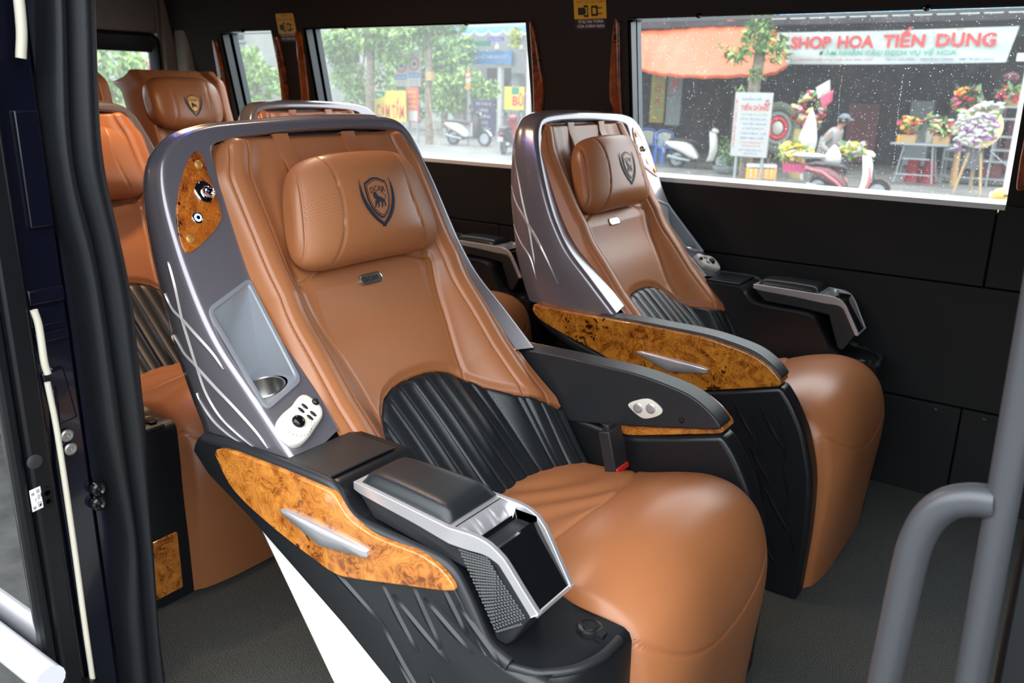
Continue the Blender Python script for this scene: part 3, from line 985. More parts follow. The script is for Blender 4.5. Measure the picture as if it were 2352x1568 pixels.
    # front lip around the small shelf
    lip = [(-.47, .677, .3865)]+[(fx(u)-.006, u, .3865) for u in (.670, .66, .65, .63, .60, .575, .555)]
    q = MB(); q.tube(smooth_path(lip, 4), .006, 8); B(q, 'lip', [M['black_soft']], cons, angle=60)
    # socket cover on the shelf
    q = MB(); cS = Vector((-.430, .560, .388))
    q.lathe(cS, (0, 0, 1), [(0, .0165), (.003, .0165), (.0042, .0145), (.0036, .013), (.0036, .001)], 28)
    q.lathe(cS+Vector((0, 0, .0035)), (0, 0, 1), [(0, .0095), (.0012, .009), (.0012, .001)], 22)
    q.box(cS+Vector((.019, 0.004, .002)), (.010, .012, .004), 0)
    B(q, 'socket_cover', [M['black']], cons, angle=40)
    q = MB(); q.prism([(-.384, u, z) for u, z in ((.556, .026), (.616, .026), (.616, .156), (.556, .156))], [(-.377, u, z) for u, z in ((.556, .026), (.616, .026), (.616, .156), (.556, .156))], 0)
    B(q, 'burl_plate', [M['burl']], cons, bevel=(.006, 3))
    # flat plate behind the armrest
    q = MB(); pl = [(-.858, .548), (-.858, .672), (-.768, .672), (-.766, .548)]
    q.prism([(x, u, .537) for x, u in pl], [(x, u, .5405) for x, u in pl], 0)
    B(q, 'rear_plate', [M['leather_black']], cons, bevel=(.0025, 2))
    # veneer and its handle
    w1 = [(-1.025, .500), (-1.019, .509), (-.99, .516), (-.935, .5175), (-.866, .518), (-.817, .517), (-.778, .515), (-.763, .507), (-.751, .494), (-.734, .484), (-.700, .476), (-.658, .476), (-.618, .477), (-.586, .470), (-.567, .457), (-.561, .447)]
    w1b = [(-.580, .439), (-.660, .417), (-.748, .393), (-.778, .390), (-.810, .396), (-.875, .411), (-.943, .432), (-.988, .453), (-1.008, .473)]
    sc_ = .966
    def yy(p): return (p[0]*sc_, 1.036-(1.036-p[1])*sc_)
    vp = [tuple(p) for p in smooth_path([yy(p) for p in w1], 4)]+[tuple(p) for p in smooth_path([yy(p) for p in w1b], 4)]
    q = MB(); A, Bq = prof2(vp, .680, .6915); q.prism(A, Bq, 0)
    ven = B(q, 'console_veneer', [M['burl']], cons if False else root, bevel=(.0055, 3), recalc=True, angle=40)
    ven['label'] = 'burl wood console trim'
    B(handle(-.762, .467, .690, .008, .98), 'handle', [M['silver']], ven, angle=50)['label'] = 'satin silver pull handle'
    # ribs of the console side
    LR = []
    def P1(a, b): return yy(a), yy(b)
    okc = lambda x, z: z > interp(x, [-.93, -.83, -.656, -.56, -.482, -.468], [.43, .382, .28, .20, .113, .0])+.006 and x < interp(z, [0, .37, .43, .46], [-.462, -.462, -.528, -.55])-.006
    base = [((-.821, .415), (-.691, .343), -.004), ((-.691, .343), (-.61, .25), -.006), ((-.694, .414), (-.627, .326), -.005), ((-.669, .396), (-.574, .334), -.004),
            ((-.638, .431), (-.587, .351), -.004), ((-.615, .413), (-.537, .365), -.004), ((-.588, .446), (-.546, .388), -.003), ((-.561, .426), (-.491, .366), -.003)]
    for a, b, c in base: LR.append((yy(a), yy(b), c))
    for k in range(8):
        for r_ in range(4):
            xa, za = -.70+.057*k+.048*r_, .325-.088*r_
            for (dx, dz) in ((.070, -.085), (.032, -.10)):
                if okc(xa, za) and okc(xa+dx, za+dz): LR.append(((xa, za), (xa+dx, za+dz), -.004))
    B(ribs(.6845, .0042, None, LR, w0=.013), 'lozenge_ribs', [M['black']], cons, angle=20)
    q = MB(); A, Bq = prof2(wl, .60, .679); q.prism(A, Bq, 0)
    B(q, 'base_shell', [M['white']], root, bevel=(.006, 2), recalc=True)
    # body under the cushion
    q = MB(); cb = [(-1.04, .46), (-.93, .41), (-.78, .215), (-.62, .0), (-.40, .0), (-.40, .26), (-.62, .28), (-.75, .33)]
    A, Bq = prof2(cb, .05, .60); q.prism(A, Bq, 0)
    B(q, 'under_frame', [M['black']], root, recalc=True)

    # ---------------- armrest unit: padded lid, silver frame, phone pocket
    ui = lambda x: .572
    uo = lambda x: interp(x, [-.74, -.56, -.50, -.449], [.662, .680, .672, .652])
    stop = [(-.735, .540), (-.728, .5405), (-.69, .5405), (-.60, .5395), (-.560, .539), (-.526, .538), (-.505, .532), (-.492, .521), (-.484, .510), (-.467, .481), (-.449, .451)]
    sbot = [(-.735, .529), (-.718, .526), (-.672, .524), (-.618, .522), (-.575, .519), (-.540, .517), (-.512, .517), (-.497, .511), (-.489, .500), (-.474, .474), (-.4575, .4455)]
    st, sb = smooth_path(stop, 5), smooth_path(sbot, 5)
    def sidewall(q, ua, ub, m):
        A = [(p[0], ua(p[0]), p[1]) for p in st]; Bv = [(p[0], ua(p[0]), p[1]) for p in sb]
        A2 = [(p[0], ub(p[0]), p[1]) for p in st]; B2 = [(p[0], ub(p[0]), p[1]) for p in sb]
        q.grid([A, A2, B2, Bv, A], m)
        q.add([A[0], A2[0], B2[0], Bv[0]], [(0, 1, 2, 3)], m); q.add([A[-1], A2[-1], B2[-1], Bv[-1]], [(0, 1, 2, 3)], m)
    q = MB()
    sidewall(q, ui, lambda x: ui(x)+.0075, 0)
    sidewall(q, lambda x: uo(x)-.0075, uo, 0)
    # lid deck and seam
    dk = [(-.735, .5395), (-.70, .5400), (-.60, .5390), (-.557, .5385)]
    q.grid([[(x, ui(x), z) for x, z in dk], [(x, uo(x), z) for x, z in dk]], 0)
    # scooped front deck with two fluted ridges
    dk2 = []
    for j in range(41):
        v = j/40
        colr = []
        for (x, z, dp) in ((-.555, .5385, 0), (-.551, .5383, .0015), (-.545, .538, .006), (-.538, .5375, .013), (-.533, .537, .022)):
            rid = .005*(max(0, math.cos((v-.40)*math.pi/.14)) if abs(v-.40) < .07 else 0)+.005*(max(0, math.cos((v-.70)*math.pi/.14)) if abs(v-.70) < .07 else 0)
            ed = min(1, min(v, 1-v)/.12)
            colr.append((x, ui(x)+.006+(uo(x)-ui(x)-.012)*v, z-dp*ed+rid*(dp/.022)**.5))
        dk2.append(colr)
    q.grid(dk2, 0)
    q.box((-.4535, (ui(-.45)+uo(-.45))/2, .4485), (.007, uo(-.45)-ui(-.45)-.002, .006), 0)
    arm = B(q, 'armrest_frame', [M['silver']], angle=35, recalc=False, bevel=(.0012, 2))
    arm['label'] = 'satin silver armrest frame'
    # dark body hanging under the frame; outer face woven rubber
    bp_ = [(-.735, .529), (-.70, .526), (-.62, .523), (-.56, .519), (-.512, .516), (-.497, .510), (-.489, .499), (-.4575, .4455), (-.478, .407), (-.486, .399), (-.498, .404), (-.530, .487), (-.60, .494), (-.70, .497)]
    q = MB()
    A = [(x, ui(x)+.003, z) for x, z in bp_]; Bq = [(x, uo(x)-.004, z) for x, z in bp_]
    q.prism(A, Bq, 0)
    body = B(q, 'armrest_body', [M['black_soft']], root, bevel=(.003, 2), recalc=True)
    q = MB()
    # rubber weave: small studs on the outer face
    for r_ in range(26):
        for c_i in range(11):
            t = .93*r_/25
            e0 = Vector((-.548, .512)).lerp(Vector((-.494, .409)), t); e1 = Vector((-.506, .512)).lerp(Vector((-.4625, .4445)), min(1, t*1.12)) if t < .9 else Vector((-.4625, .4445)).lerp(Vector((-.478, .409)), (t-.9)/.1)
            p = e0.lerp(e1, (c_i+.5*(r_ % 2)*.6+.2)/11.5)
            q.ball((p[0], uo(p[0])-.0035, p[1]), .0019, 6, 4, 0, (1.15, .5, .75))
    wv = B(q, 'rubber_weave', [M['rubber_grey']], body)
    # black front panel and pocket
    q = MB()
    def pu(v, x): return ui(x)+.0075+(uo(x)-ui(x)-.015)*v
    f0, f1 = (-.5015, .523), (-.4525, .4515)
    q.add([(f0[0], pu(0, -.50), f0[1]), (f0[0], pu(1, -.50), f0[1]), (f1[0], pu(1, -.45), f1[1]), (f1[0], pu(0, -.45), f1[1])], [(0, 1, 2, 3)])
    q.add([(f0[0]-.006, pu(0, -.50), f0[1]-.002), (f0[0]-.006, pu(1, -.50), f0[1]-.002), (f0[0], pu(1, -.50), f0[1]), (f0[0], pu(0, -.50), f0[1])], [(0, 1, 2, 3)])
    q.add([(f0[0]-.006, pu(0, -.50), f0[1]-.002), (f0[0]-.006, pu(1, -.50), f0[1]-.002), (-.497, pu(1, -.50), .475), (-.497, pu(0, -.50), .475)], [(0, 1, 2, 3)])
    q.add([(-.534, pu(0, -.53), .524), (-.534, pu(1, -.53), .524), (-.520, pu(1, -.50), .475), (-.520, pu(0, -.50), .475)], [(0, 1, 2, 3)])
    for v_ in (0.0, 1.0): q.add([(-.534, pu(v_, -.53), .530), (-.5015, pu(v_, -.50), .530), (-.497, pu(v_, -.50), .475), (-.520, pu(v_, -.50), .475)], [(0, 1, 2, 3)])
    q.add([(-.520, pu(0, -.50), .475), (-.520, pu(1, -.50), .475), (-.497, pu(1, -.50), .475), (-.497, pu(0, -.50), .475)], [(0, 1, 2, 3)])
    B(q, 'phone_pocket', [M['gloss_black']], arm, smooth=False)['label'] = 'gloss black front panel with a phone pocket'
    # padded lid
    q = MB()
    def lid(s, t, d):
        x = -.644+s*.080; 
        a, b = .579, interp(x, [-.73, -.56], [.657, .673])
        return (x, (a+b)/2+t*(b-a)/2, .5405+d)
    G = []
    for i in range(25):
        s = -1+2*i/24; row = []
        for j in range(17):
            t = -1+2*j/16
            e = max(abs(s)**9, abs(t)**7)
            row.append(lid(math.copysign(abs(s)**.8, s), math.copysign(abs(t)**.85, t), .0145*(1-min(1, (abs(s)**10+abs(t)**7)))**.5+.0025*(1-s*s)))
        G.append(row)
    q.grid(G, 0)
    edge = [G[0][j] for j in range(17)]+[G[i][16] for i in range(1, 25)]+[G[24][j] for j in range(15, -1, -1)]+[G[i][0] for i in range(23, 0, -1)]
    q.grid([edge, [(p[0], p[1], .5402) for p in edge]], 0, cj=True)
    B(q, 'armrest_lid', [M['leather_black']], arm, angle=60)['label'] = 'padded black leather armrest lid'
    return root

seat_door = make_seat(1, 'tan leather captain seat nearest the open door, with black console')
seat_window = make_seat(2, 'tan leather captain seat beside the large window, with glossy burl armrest')
ROW = 1.05
seat_door_rear = copy_tree(seat_door); seat_door_rear.location += Vector((-1.045, .057, 0))
tag(seat_door_rear, 'tan captain seat in shade behind the door pillar, console with burl square at its front', 'seat', 'captain seats')
seat_window_rear = copy_tree(seat_window); seat_window_rear.location.x -= ROW
tag(seat_window_rear, 'captain seat on the window side one row behind, only its silver rim showing', 'seat', 'captain seats')

# ------------------------------------------------------------------ van: shell, windows, door
M['carpet'] = mat('grey_carpet', (.062, .068, .070), .95, bump=(700, .8, .004), var=(760, .9), spec=.05)
for n_ in M['carpet'].node_tree.nodes:
    if n_.type == 'VALTORGB': n_.color_ramp.elements[0].position = .42; n_.color_ramp.elements[1].position = .60; n_.color_ramp.elements[1].color = (.19, .205, .20, 1)
M['panel'] = mat('black_wall_panel', (.012, .0125, .013), .6, spec=.3, bump=(300, .15, .0008))
M['headliner'] = mat('dark_headliner', (.016, .013, .012), .85)
M['beige'] = mat('beige_rear_trim', (.21, .185, .165), .7)
M['reveal'] = mat('skylit_black_reveal', (.045, .060, .068), .4)  # black plastic; skylight on the left face is put into this grey
M['sill'] = mat('pale_sill', (.80, .85, .86), .35)
M['rubber'] = mat('black_rubber', (.008, .009, .011), .42, bump=(60, .15, .002), spec=.3)
M['paint'] = mat('blue_black_car_paint', (.0035, .004, .010), .22, coat=.25, spec=.3)
M['seal_cream'] = mat('cream_seal', (.52, .49, .40), .5)
M['grip'] = mat('grey_powder_coat', (.075, .078, .088), .38, metal=.25)
M['bolt'] = mat('zinc_bolt', (.34, .34, .33), .35, metal=.8)
M['sticker_yellow'] = mat('yellow_sticker', (.72, .43, .02), .45)
M['sticker_navy'] = mat('navy_sticker', (.018, .015, .035), .45)
M['print_black'] = mat('black_print', (.012, .011, .010), .5)
M['print_white'] = mat('white_print', (.72, .70, .68), .5)
M['print_red'] = mat('red_print', (.62, .06, .02), .5)

def wall_y(z):
    return 2.352 if z <= .80 else 2.352-.185*(z-.80)

def glass_mat(name, drops, haze):
    mt = bpy.data.materials.new(name)
    mt.use_nodes = True
    nt = mt.node_tree; nt.nodes.clear()
    N = nt.nodes.new; Lk = nt.links.new
    out = N('ShaderNodeOutputMaterial')
    tr = N('ShaderNodeBsdfTransparent'); tr.inputs[0].default_value = (.95, .98, .97, 1)
    gl = N('ShaderNodeBsdfGlossy'); gl.inputs['Roughness'].default_value = .02
    fr = N('ShaderNodeFresnel'); fr.inputs[0].default_value = 1.35
    m1 = N('ShaderNodeMixShader'); Lk(fr.outputs[0], m1.inputs[0]); Lk(tr.outputs[0], m1.inputs[1]); Lk(gl.outputs[0], m1.inputs[2])
    tl = N('ShaderNodeBsdfTranslucent'); tl.inputs[0].default_value = (.9, .93, .95, 1)
    m2 = N('ShaderNodeMixShader'); m2.inputs[0].default_value = haze
    Lk(m1.outputs[0], m2.inputs[1]); Lk(tl.outputs[0], m2.inputs[2])
    if drops > 0:
        tc = N('ShaderNodeTexCoord')
        acc = None
        for sc_, r0, dens in ((150, .17, .30), (300, .20, .34)):
            mp = N('ShaderNodeMapping'); mp.inputs['Scale'].default_value = (sc_, 0, sc_*.8)
            Lk(tc.outputs['Object'], mp.inputs[0])
            vo = N('ShaderNodeTexVoronoi'); vo.inputs['Scale'].default_value = 1
            Lk(mp.outputs[0], vo.inputs['Vector'])
            sp = N('ShaderNodeSeparateColor'); Lk(vo.outputs['Color'], sp.inputs[0])
            th = N('ShaderNodeMath'); th.operation = 'MULTIPLY'; th.inputs[1].default_value = r0
            Lk(sp.outputs[0], th.inputs[0])
            lt = N('ShaderNodeMath'); lt.operation = 'LESS_THAN'; Lk(vo.outputs['Distance'], lt.inputs[0]); Lk(th.outputs[0], lt.inputs[1])
            ds = N('ShaderNodeMath'); ds.operation = 'LESS_THAN'; Lk(sp.outputs[1], ds.inputs[0]); ds.inputs[1].default_value = dens*drops
            mu = N('ShaderNodeMath'); mu.operation = 'MULTIPLY'; Lk(lt.outputs[0], mu.inputs[0]); Lk(ds.outputs[0], mu.inputs[1])
            if acc is None: acc = mu
            else:
                mx = N('ShaderNodeMath'); mx.operation = 'MAXIMUM'; Lk(acc.outputs[0], mx.inputs[0]); Lk(mu.outputs[0], mx.inputs[1]); acc = mx
        sc2 = N('ShaderNodeMath'); sc2.operation = 'MULTIPLY'; sc2.inputs[1].default_value = .55; Lk(acc.outputs[0], sc2.inputs[0])
        m3 = N('ShaderNodeMixShader'); Lk(sc2.outputs[0], m3.inputs[0]); Lk(m2.outputs[0], m3.inputs[1]); Lk(tl.outputs[0], m3.inputs[2])
        Lk(m3.outputs[0], out.inputs[0])
    else: Lk(m2.outputs[0], out.inputs[0])
    return mt
M['glass_wet'] = glass_mat('rain_speckled_glass', 1.0, .034)
M['glass_wet2'] = glass_mat('lightly_wet_glass', .12, .095)
M['glass'] = glass_mat('window_glass', 0, .08)
M['water'] = mat('water_bead', (.85, .88, .9), .08, trans=.6)

# floor
q = MB(); q.box((-1.35, 1.485, -.03), (4.9, 1.75, .06)); struct(q.build('floor', [M['carpet']]))
# left wall: lower panels with seams, leaning upper wall round the windows
q = MB()
def slab(x0, x1, z0, z1, d=0.0):
    g = .0018
    q.box(((x0+x1)/2, 2.362-d, (z0+z1)/2), (x1-x0-2*g, .03, z1-z0-2*g), 0)
for a, b in ((-3.45, -2.3), (-2.3, -1.25), (-1.25, -.202), (-.202, 1.1)):
    slab(a, b, .0, .262, .004)
for a, b in ((-3.45, -1.7), (-1.7, 1.1)): slab(a, b, .262, .583, -.001)
for a, b in ((-3.45, -2.05), (-2.05, -1.2), (-1.2, -.205), (-.205, 1.1)): slab(a, b, .583, .789, .0)
q.box((-1.175, 2.395, .385), (4.55, .03, .76), 0)
wall_left = struct(q.build('wall_left', [M['panel']], bevel=(.0025, 2)))
for x_ in (-.262, -.148):
    q2 = MB(); q2.lathe((x_, 2.344, .243), (0, -1, 0), [(0, .006), (.002, .0055), (.003, .003)], 12)
    q2.build('panel_screw', [M['black_soft']], wall_left)
# upper wall as columns and rails, following the lean
def lean_block(mb, x0, x1, z0, z1, t=.06, m=0, d=0.0):
    P = [(x0, wall_y(z0)-d, z0), (x1, wall_y(z0)-d, z0), (x1, wall_y(z1)-d, z1), (x0, wall_y(z1)-d, z1)]
    B_ = [(x, y+t+d, z) for x, y, z in P]
    mb.prism(P, B_, m)
WIN = [('window_1', -1.203, -.190, .789, 1.229), ('window_2', -2.560, -1.555, .789, 1.236), ('window_3', -3.060, -2.745, .789, 1.226)]
q = MB()
lean_block(q, -.190, 1.1, .789, 1.236)
lean_block(q, -1.555, -1.203, .789, 1.236)
lean_block(q, -2.745, -2.560, .789, 1.236)
lean_block(q, -3.45, -3.060, .789, 1.236)
lean_block(q, -3.45, 1.1, 1.236, 1.36)
struct(q.build('wall_left_upper', [M['headliner']], recalc=True))
q = MB()
prof = [(2.252, 1.345), (2.235, 1.40), (2.16, 1.46), (1.9, 1.50), (1.5, 1.51), (1.0, 1.49), (.72, 1.44), (.60, 1.36)]
q.prism([(-3.45, y, z) for y, z in prof], [(1.1, y, z) for y, z in prof], 0, caps=False)
q.f = q.f[:-1]; q.m = q.m[:-1]
q.grid([[(-3.45, y, z+.05) for y, z in prof], [(1.1, y, z+.05) for y, z in prof]], 0)
struct(q.build('ceiling', [M['headliner']]))
D_REV = .085
for wn_, x0, x1, z0, z1 in WIN:
    g = D_REV
    y0, y1 = wall_y(z0), wall_y(z1)
    q = MB()
    A = [(x0, y0, z0), (x0, y1, z1), (x1, y1, z1), (x1, y0, z0)]
    Bo = [(x0, y0+g, z0+.004), (x0, y1+g, z1), (x1, y1+g, z1), (x1, y0+g, z0+.004)]
    Al = [(x0-.02, y0+.001, z0), (x0-.02, y1+.001, z1+.02), (x1+.02, y1+.001, z1+.02), (x1+.02, y0+.001, z0)]
    q.add([A[0], A[1], Bo[1], Bo[0]], [(0, 1, 2, 3)], 0)
    q.add([A[1], A[2], Bo[2], Bo[1]], [(0, 1, 2, 3)], 1)
    q.add([A[2], A[3], Bo[3], Bo[2]], [(0, 1, 2, 3)], 1)
    # dark step inside the left reveal
    q.box(((x0+.004), (y0+y1)/2+.022, (z0+z1)/2), (.008, .03, z1-z0), 1, Matrix.Rotation(.183, 3, 'X'))
    fr_ = struct(q.build(wn_, [M['reveal'], M['black']], smooth=False))
    q = MB(); q.prism([(x0, y0-.006, z0+.001), (x1, y0-.006, z0+.001), (x1, y0+g, z0+.004), (x0, y0+g, z0+.004)],
                      [(x0, y0-.006, z0-.012), (x1, y0-.006, z0-.012), (x1, y0+g, z0-.012), (x0, y0+g, z0-.012)])
    q.build('window_sill', [M['sill']], fr_, recalc=True)
    q = MB(); q.add([(x0-.02, y0+g+.003, z0-.01), (x1+.02, y0+g+.003, z0-.01), (x1+.02, y1+g-.001, z1+.01), (x0-.02, y1+g-.001, z1+.01)], [(0, 1, 2, 3)])
    pane = q.build('pane', [M['glass_wet'] if wn_ == 'window_1' else M['glass_wet2'] if wn_ == 'window_2' else M['glass']], fr_, smooth=False)
    if wn_ == 'window_1':
        random.seed(4)
        q = MB()
        for sx in (-1.035, -.865, -.62, -.47):
            z = z1-.03-random.random()*.12; xx = sx
            zend = z-(.12+random.random()*.3)
            while z > max(zend, z0+.02):
                r_ = .0006+random.random()*.0007
                q.ball((xx, wall_y(z)+g-.002, z), r_, 6, 4, 0, (1, .4, 1.2+random.random()))
                z -= .003+random.random()*.006; xx += random.gauss(0, .0006)
        o = q.build('rain_streaks', [M['water']], fr_); o['kind'] = 'stuff'
    for kx in ({'window_1': (-.984, -.418), 'window_2': (-2.332, -1.782), 'window_3': (-2.905,)}[wn_]):
        q = MB(); q.lathe((kx, wall_y(1.233)-.002, 1.233), (0, -1, 0), [(0, .0075), (.006, .0075), (.009, .006), (.010, .0025), (.008, .0005)], 14)
        q.build('latch_knob', [M['gloss_black']], fr_)
# burl strips on the pillars
def strip(name, pts, tz=.014):
    P = smooth_path(pts, 4, closed=True)
    c = Vector((sum(p[0] for p in P)/len(P), 0))
    q = MB()
    f = lambda p, k, d: ((p[0]-c[0])*k+c[0], wall_y(p[1])-d, p[1])
    q.grid([[f(p, 1, -.002) for p in P], [f(p, 1, tz*.5) for p in P], [f(p, .8, tz*.85) for p in P], [f(p, .45, tz) for p in P]], 0, cj=True)
    n_ = len(P)
    for k in range(n_//2):   # close the crown
        a, b, c2, d = [f(P[i % n_], .45, tz) for i in (k, k+1, n_-k-1, n_-k)]
        q.add([a, b, c2, d], [(0, 1, 2, 3)])
    struct(q.build(name, [M['burl_red']], angle=50))
strip('trim_2', [(-1.534, 1.229), (-1.528, 1.231), (-1.522, 1.220), (-1.512, 1.172), (-1.506, 1.108), (-1.499, 1.039), (-1.508, .985), (-1.52, .93), (-1.545, .93), (-1.544, .984), (-1.538, 1.069), (-1.536, 1.172)])
strip('trim_3', [(-1.231, 1.228), (-1.226, 1.219), (-1.228, 1.103), (-1.227, .986), (-1.222, .93), (-1.245, .93), (-1.257, .989), (-1.266, 1.008), (-1.266, 1.050), (-1.259, 1.121), (-1.245, 1.205), (-1.237, 1.223)])
strip('trim_4', [(-.176, 1.15), (-.165, 1.15), (-.150, 1.0), (-.140, .9), (-.150, .835), (-.166, .826), (-.175, .832), (-.177, .857), (-.178, .898), (-.177, .95)])
strip('trim_5', [(-2.581, 1.211), (-2.571, 1.208), (-2.581, 1.090), (-2.594, .972), (-2.61, .90), (-2.66, .90), (-2.640, .971), (-2.612, 1.115)])
strip('trim_6', [(-2.715, 1.198), (-2.704, 1.195), (-2.700, 1.089), (-2.716, .972), (-2.73, .90), (-2.77, .90), (-2.753, .971), (-2.730, 1.115)])
strip('trim_7', [(-3.097, 1.188), (-3.083, 1.187), (-3.083, 1.088), (-3.098, .954), (-3.11, .86), (-3.15, .86), (-3.145, .918), (-3.125, 1.076)])
# seat belt stickers on the pillars
def sticker(x0, x1, z0, zm, z1, label):
    q = MB()
    S_ = lambda x, z, d=.0012: (x, wall_y(z)-d, z)
    r = .008
    def rr(xa, xb, za, zb, top, m, d):
        P = []
        for cx, cz, a0 in (((xb-r, zb-r, 0), (xa+r, zb-r, 90)) if top else ((xb, zb, None), (xa, zb, None))):
            if a0 is None: P.append((cx, cz))
            else: P += [(cx+r*math.cos(math.radians(a0+t*18)), cz+r*math.sin(math.radians(a0+t*18))) for t in range(6)]
        for cx, cz, a0 in (((xa+r, za+r, 180), (xb-r, za+r, 270)) if not top else ((xa, za, None), (xb, za, None))):
            if a0 is None: P.append((cx, cz))
            else: P += [(cx+r*math.cos(math.radians(a0+t*18)), cz+r*math.sin(math.radians(a0+t*18))) for t in range(6)]
        q.prism([S_(x, z, -.002) for x, z in P], [S_(x, z, d) for x, z in P], m)
    rr(x0, x1, zm, z1, True, 0, .0012); rr(x0, x1, z0, zm, False, 1, .0012)
    w = x1-x0; xc = (x0+x1)/2
    T_ = lambda zz: (lambda a, b: S_(xc+a, zz+b, .0017))
    put_text(q, 'HÃY CÀI', T_(z1-.009), .007, w*.32, 2)
    put_text(q, 'THẮT DÂY AN TOÀN', T_(z1-.026), .008, w*.86, 4)
    put_text(q, 'VÌ SỰ AN TOÀN', T_(z0+.019), .008, w*.78, 3, bold=.015)
    put_text(q, 'CỦA CHÍNH BẠN', T_(z0+.0065), .008, w*.84, 3, bold=.015)
    # belt tongue and buckle pictogram
    zc = (zm+z1-.026)/2
    def rect(a0, a1, b0, b1, m=2, d=.0017): q.add([S_(xc+a0, zc+b0, d), S_(xc+a1, zc+b0, d), S_(xc+a1, zc+b1, d), S_(xc+a0, zc+b1, d)], [(0, 1, 2, 3)], m)
    k = w/.107
    rect(-.040*k, -.019*k, -.010, .010); rect(-.020*k, -.006*k, -.016, .016); rect(-.017*k, -.009*k, -.010, .010, 0, .002)
    rect(-.017*k, -.013*k, -.007, .007, 2, .0023)
    rect(.004*k, .026*k, -.014, .014); rect(.009*k, .020*k, -.008, .008, 0, .002)
    rect(.026*k, .040*k, .006, .009); rect(.026*k, .040*k, -.009, -.006)
    o = q.build('sticker', [M['sticker_yellow'], M['sticker_navy'], M['print_black'], M['print_white'], M['print_red']], smooth=False, weld=False)
    return tag(o, label, 'sticker', 'safety stickers on the window pillars')
sticker(-1.378, -1.270, 1.205, 1.235, 1.303, 'yellow seat belt sticker on the pillar left of the big rainy window')
sticker(-2.700, -2.600, 1.190, 1.218, 1.289, 'small blurred yellow belt sticker on the pillar above the silver seat rim')

# rear wall with its window, beige trim
q = MB()
def rb(y0, y1, z0, z1, t=.05, x=-3.42, m=0): q.box((x-t/2, (y0+y1)/2, (z0+z1)/2), (t, y1-y0, z1-z0), m)
rb(.60, 2.42, 0, .80); rb(2.225, 2.42, .80, 1.5); rb(.60, 1.60, .80, 1.5); rb(1.60, 2.225, 1.226, 1.5)
struct(q.build('wall_rear', [M['beige']], bevel=(.01, 2)))
q = MB()
yA, yB, zA, zB = 1.60, 2.225, .80, 1.226
def ring(o_, r, x):
    P = []
    for cy, cz, a0 in ((yB-o_-r, zB-o_-r, 0), (yA+o_+r, zB-o_-r, 90), (yA+o_+r, zA+o_+r, 180), (yB-o_-r, zA+o_+r, 270)):
        P += [(x, cy+r*math.cos(math.radians(a0+t*15)), cz+r*math.sin(math.radians(a0+t*15))) for t in range(7)]
    return P
inn_ = [(x, yA+(y-yA)*.0+0, z) for x, y, z in ring(.0, .02, -3.45)]
def ring2(x):
    P = []
    for cy, cz, a0 in ((2.190, 1.145, 0), (1.635, 1.145, 90), (1.635, .86, 180), (2.190, .86, 270)):
        r = .008
        P += [(x, cy+r*math.cos(math.radians(a0+t*15)), cz+r*math.sin(math.radians(a0+t*15))) for t in range(7)]
    return P
q.grid([ring(-.004, .045, -3.43), ring(-.004, .045, -3.412), ring(.01, .04, -3.408), ring2(-3.44), ring2(-3.46)], 0, cj=True)
w4 = struct(q.build('window_4', [M['black']], angle=40))
q = MB(); q.add(ring2(-3.452), [tuple(range(28))]); q.build('pane', [M['glass']], w4, smooth=False)
# beige rear corner post and the grey post before it
q = MB(); q.box((-3.33, 2.315, .75), (.10, .09, 1.5)); struct(q.build('trim_8', [M['beige']], bevel=(.02, 3)))
q = MB(); q.box((-3.395, 2.28, .75), (.02, .10, 1.5)); struct(q.build('trim_9', [M['beige']], bevel=(.008, 2)))

# near side wall behind the door opening, and the front passenger side
q = MB()
q.box((-2.26, .565, .68), (2.36, .06, 1.40)); q.box((-.50, .57, 1.43), (3.2, .08, .14))
q.box((.62, .57, .25), (1.0, .06, .65))
q.box((-.5, .57, -.09), (1.2, .06, .10))
struct(q.build('wall_right', [M['paint']]))
# door jamb with rubber seal
q = MB()
q.box((-1.095, .500, .66), (.05, .055, 1.40), 0)
q.tube([(-1.072, .488, z) for z in (-.02, .3, .55)]+[(-1.070, .494, .62), (-1.074, .500, .68)], .007, 8, 0)
q.box((-1.070, .503, .775), (.012, .046, .020), 0); q.box((-1.073, .503, .748), (.010, .046, .026), 0); q.box((-1.070, .503, .722), (.012, .044, .014), 0)
q.box((-1.071, .502, .64), (.010, .030, .075), 0, Matrix.Rotation(.12, 3, 'X'))
q.box((-1.070, .510, .93), (.012, .030, .14), 0)
jamb = struct(q.build('wall_right_jamb', [M['paint']], bevel=(.004, 3)))
for y_, z_ in ((.504, .584), (.506, .564)):
    q = MB(); q.lathe((-1.068, y_, z_), (1, 0, 0), [(0, .0085), (.003, .0085), (.004, .0065), (.0035, .0035), (.001, .003), (.001, .0003)], 18)
    q.build('bolt', [M['bolt']], jamb)
for y_, z_ in ((.5335, .495), (.531, .474)):
    q = MB(); q.lathe((-1.068, y_, z_), (1, 0, 0), [(0, .010), (.008, .010), (.010, .007), (.008, .004), (.004, .0035), (.004, .0003)], 16)
    q.build('latch_bolt', [M['gloss_black']], jamb)
zs = [1.40, 1.129, 1.0, .937, .876, .806, .745, .683, .554, .421, .35, .241, .146, -.02]
yR = [.620, .603, .591, .588, .594, .602, .607, .605, .604, .594, .591, .585, .588, .592]
zl = [1.40, 1.124, .976, .882, .803, .698, .574, .507, .403, .303, .18, -.02]
yL = [.565, .549, .530, .533, .545, .546, .545, .550, .556, .542, .537, .537]
zg = [1.40, 1.126, 1.031, .949, .898, .868, .824, .757, .688, .615, .40, .15, -.02]
yG = [.585, .570, .560, .553, .555, .563, .567, .571, .572, .574, .575, .566, .566]
def asc(a, b): return list(reversed(a)), list(reversed(b))
def sp_int(z, a, b):
    A_, B_ = asc(a, b)
    return sum(interp(z+o_, A_, B_) for o_ in (-.03, -.015, 0, .015, .03))/5
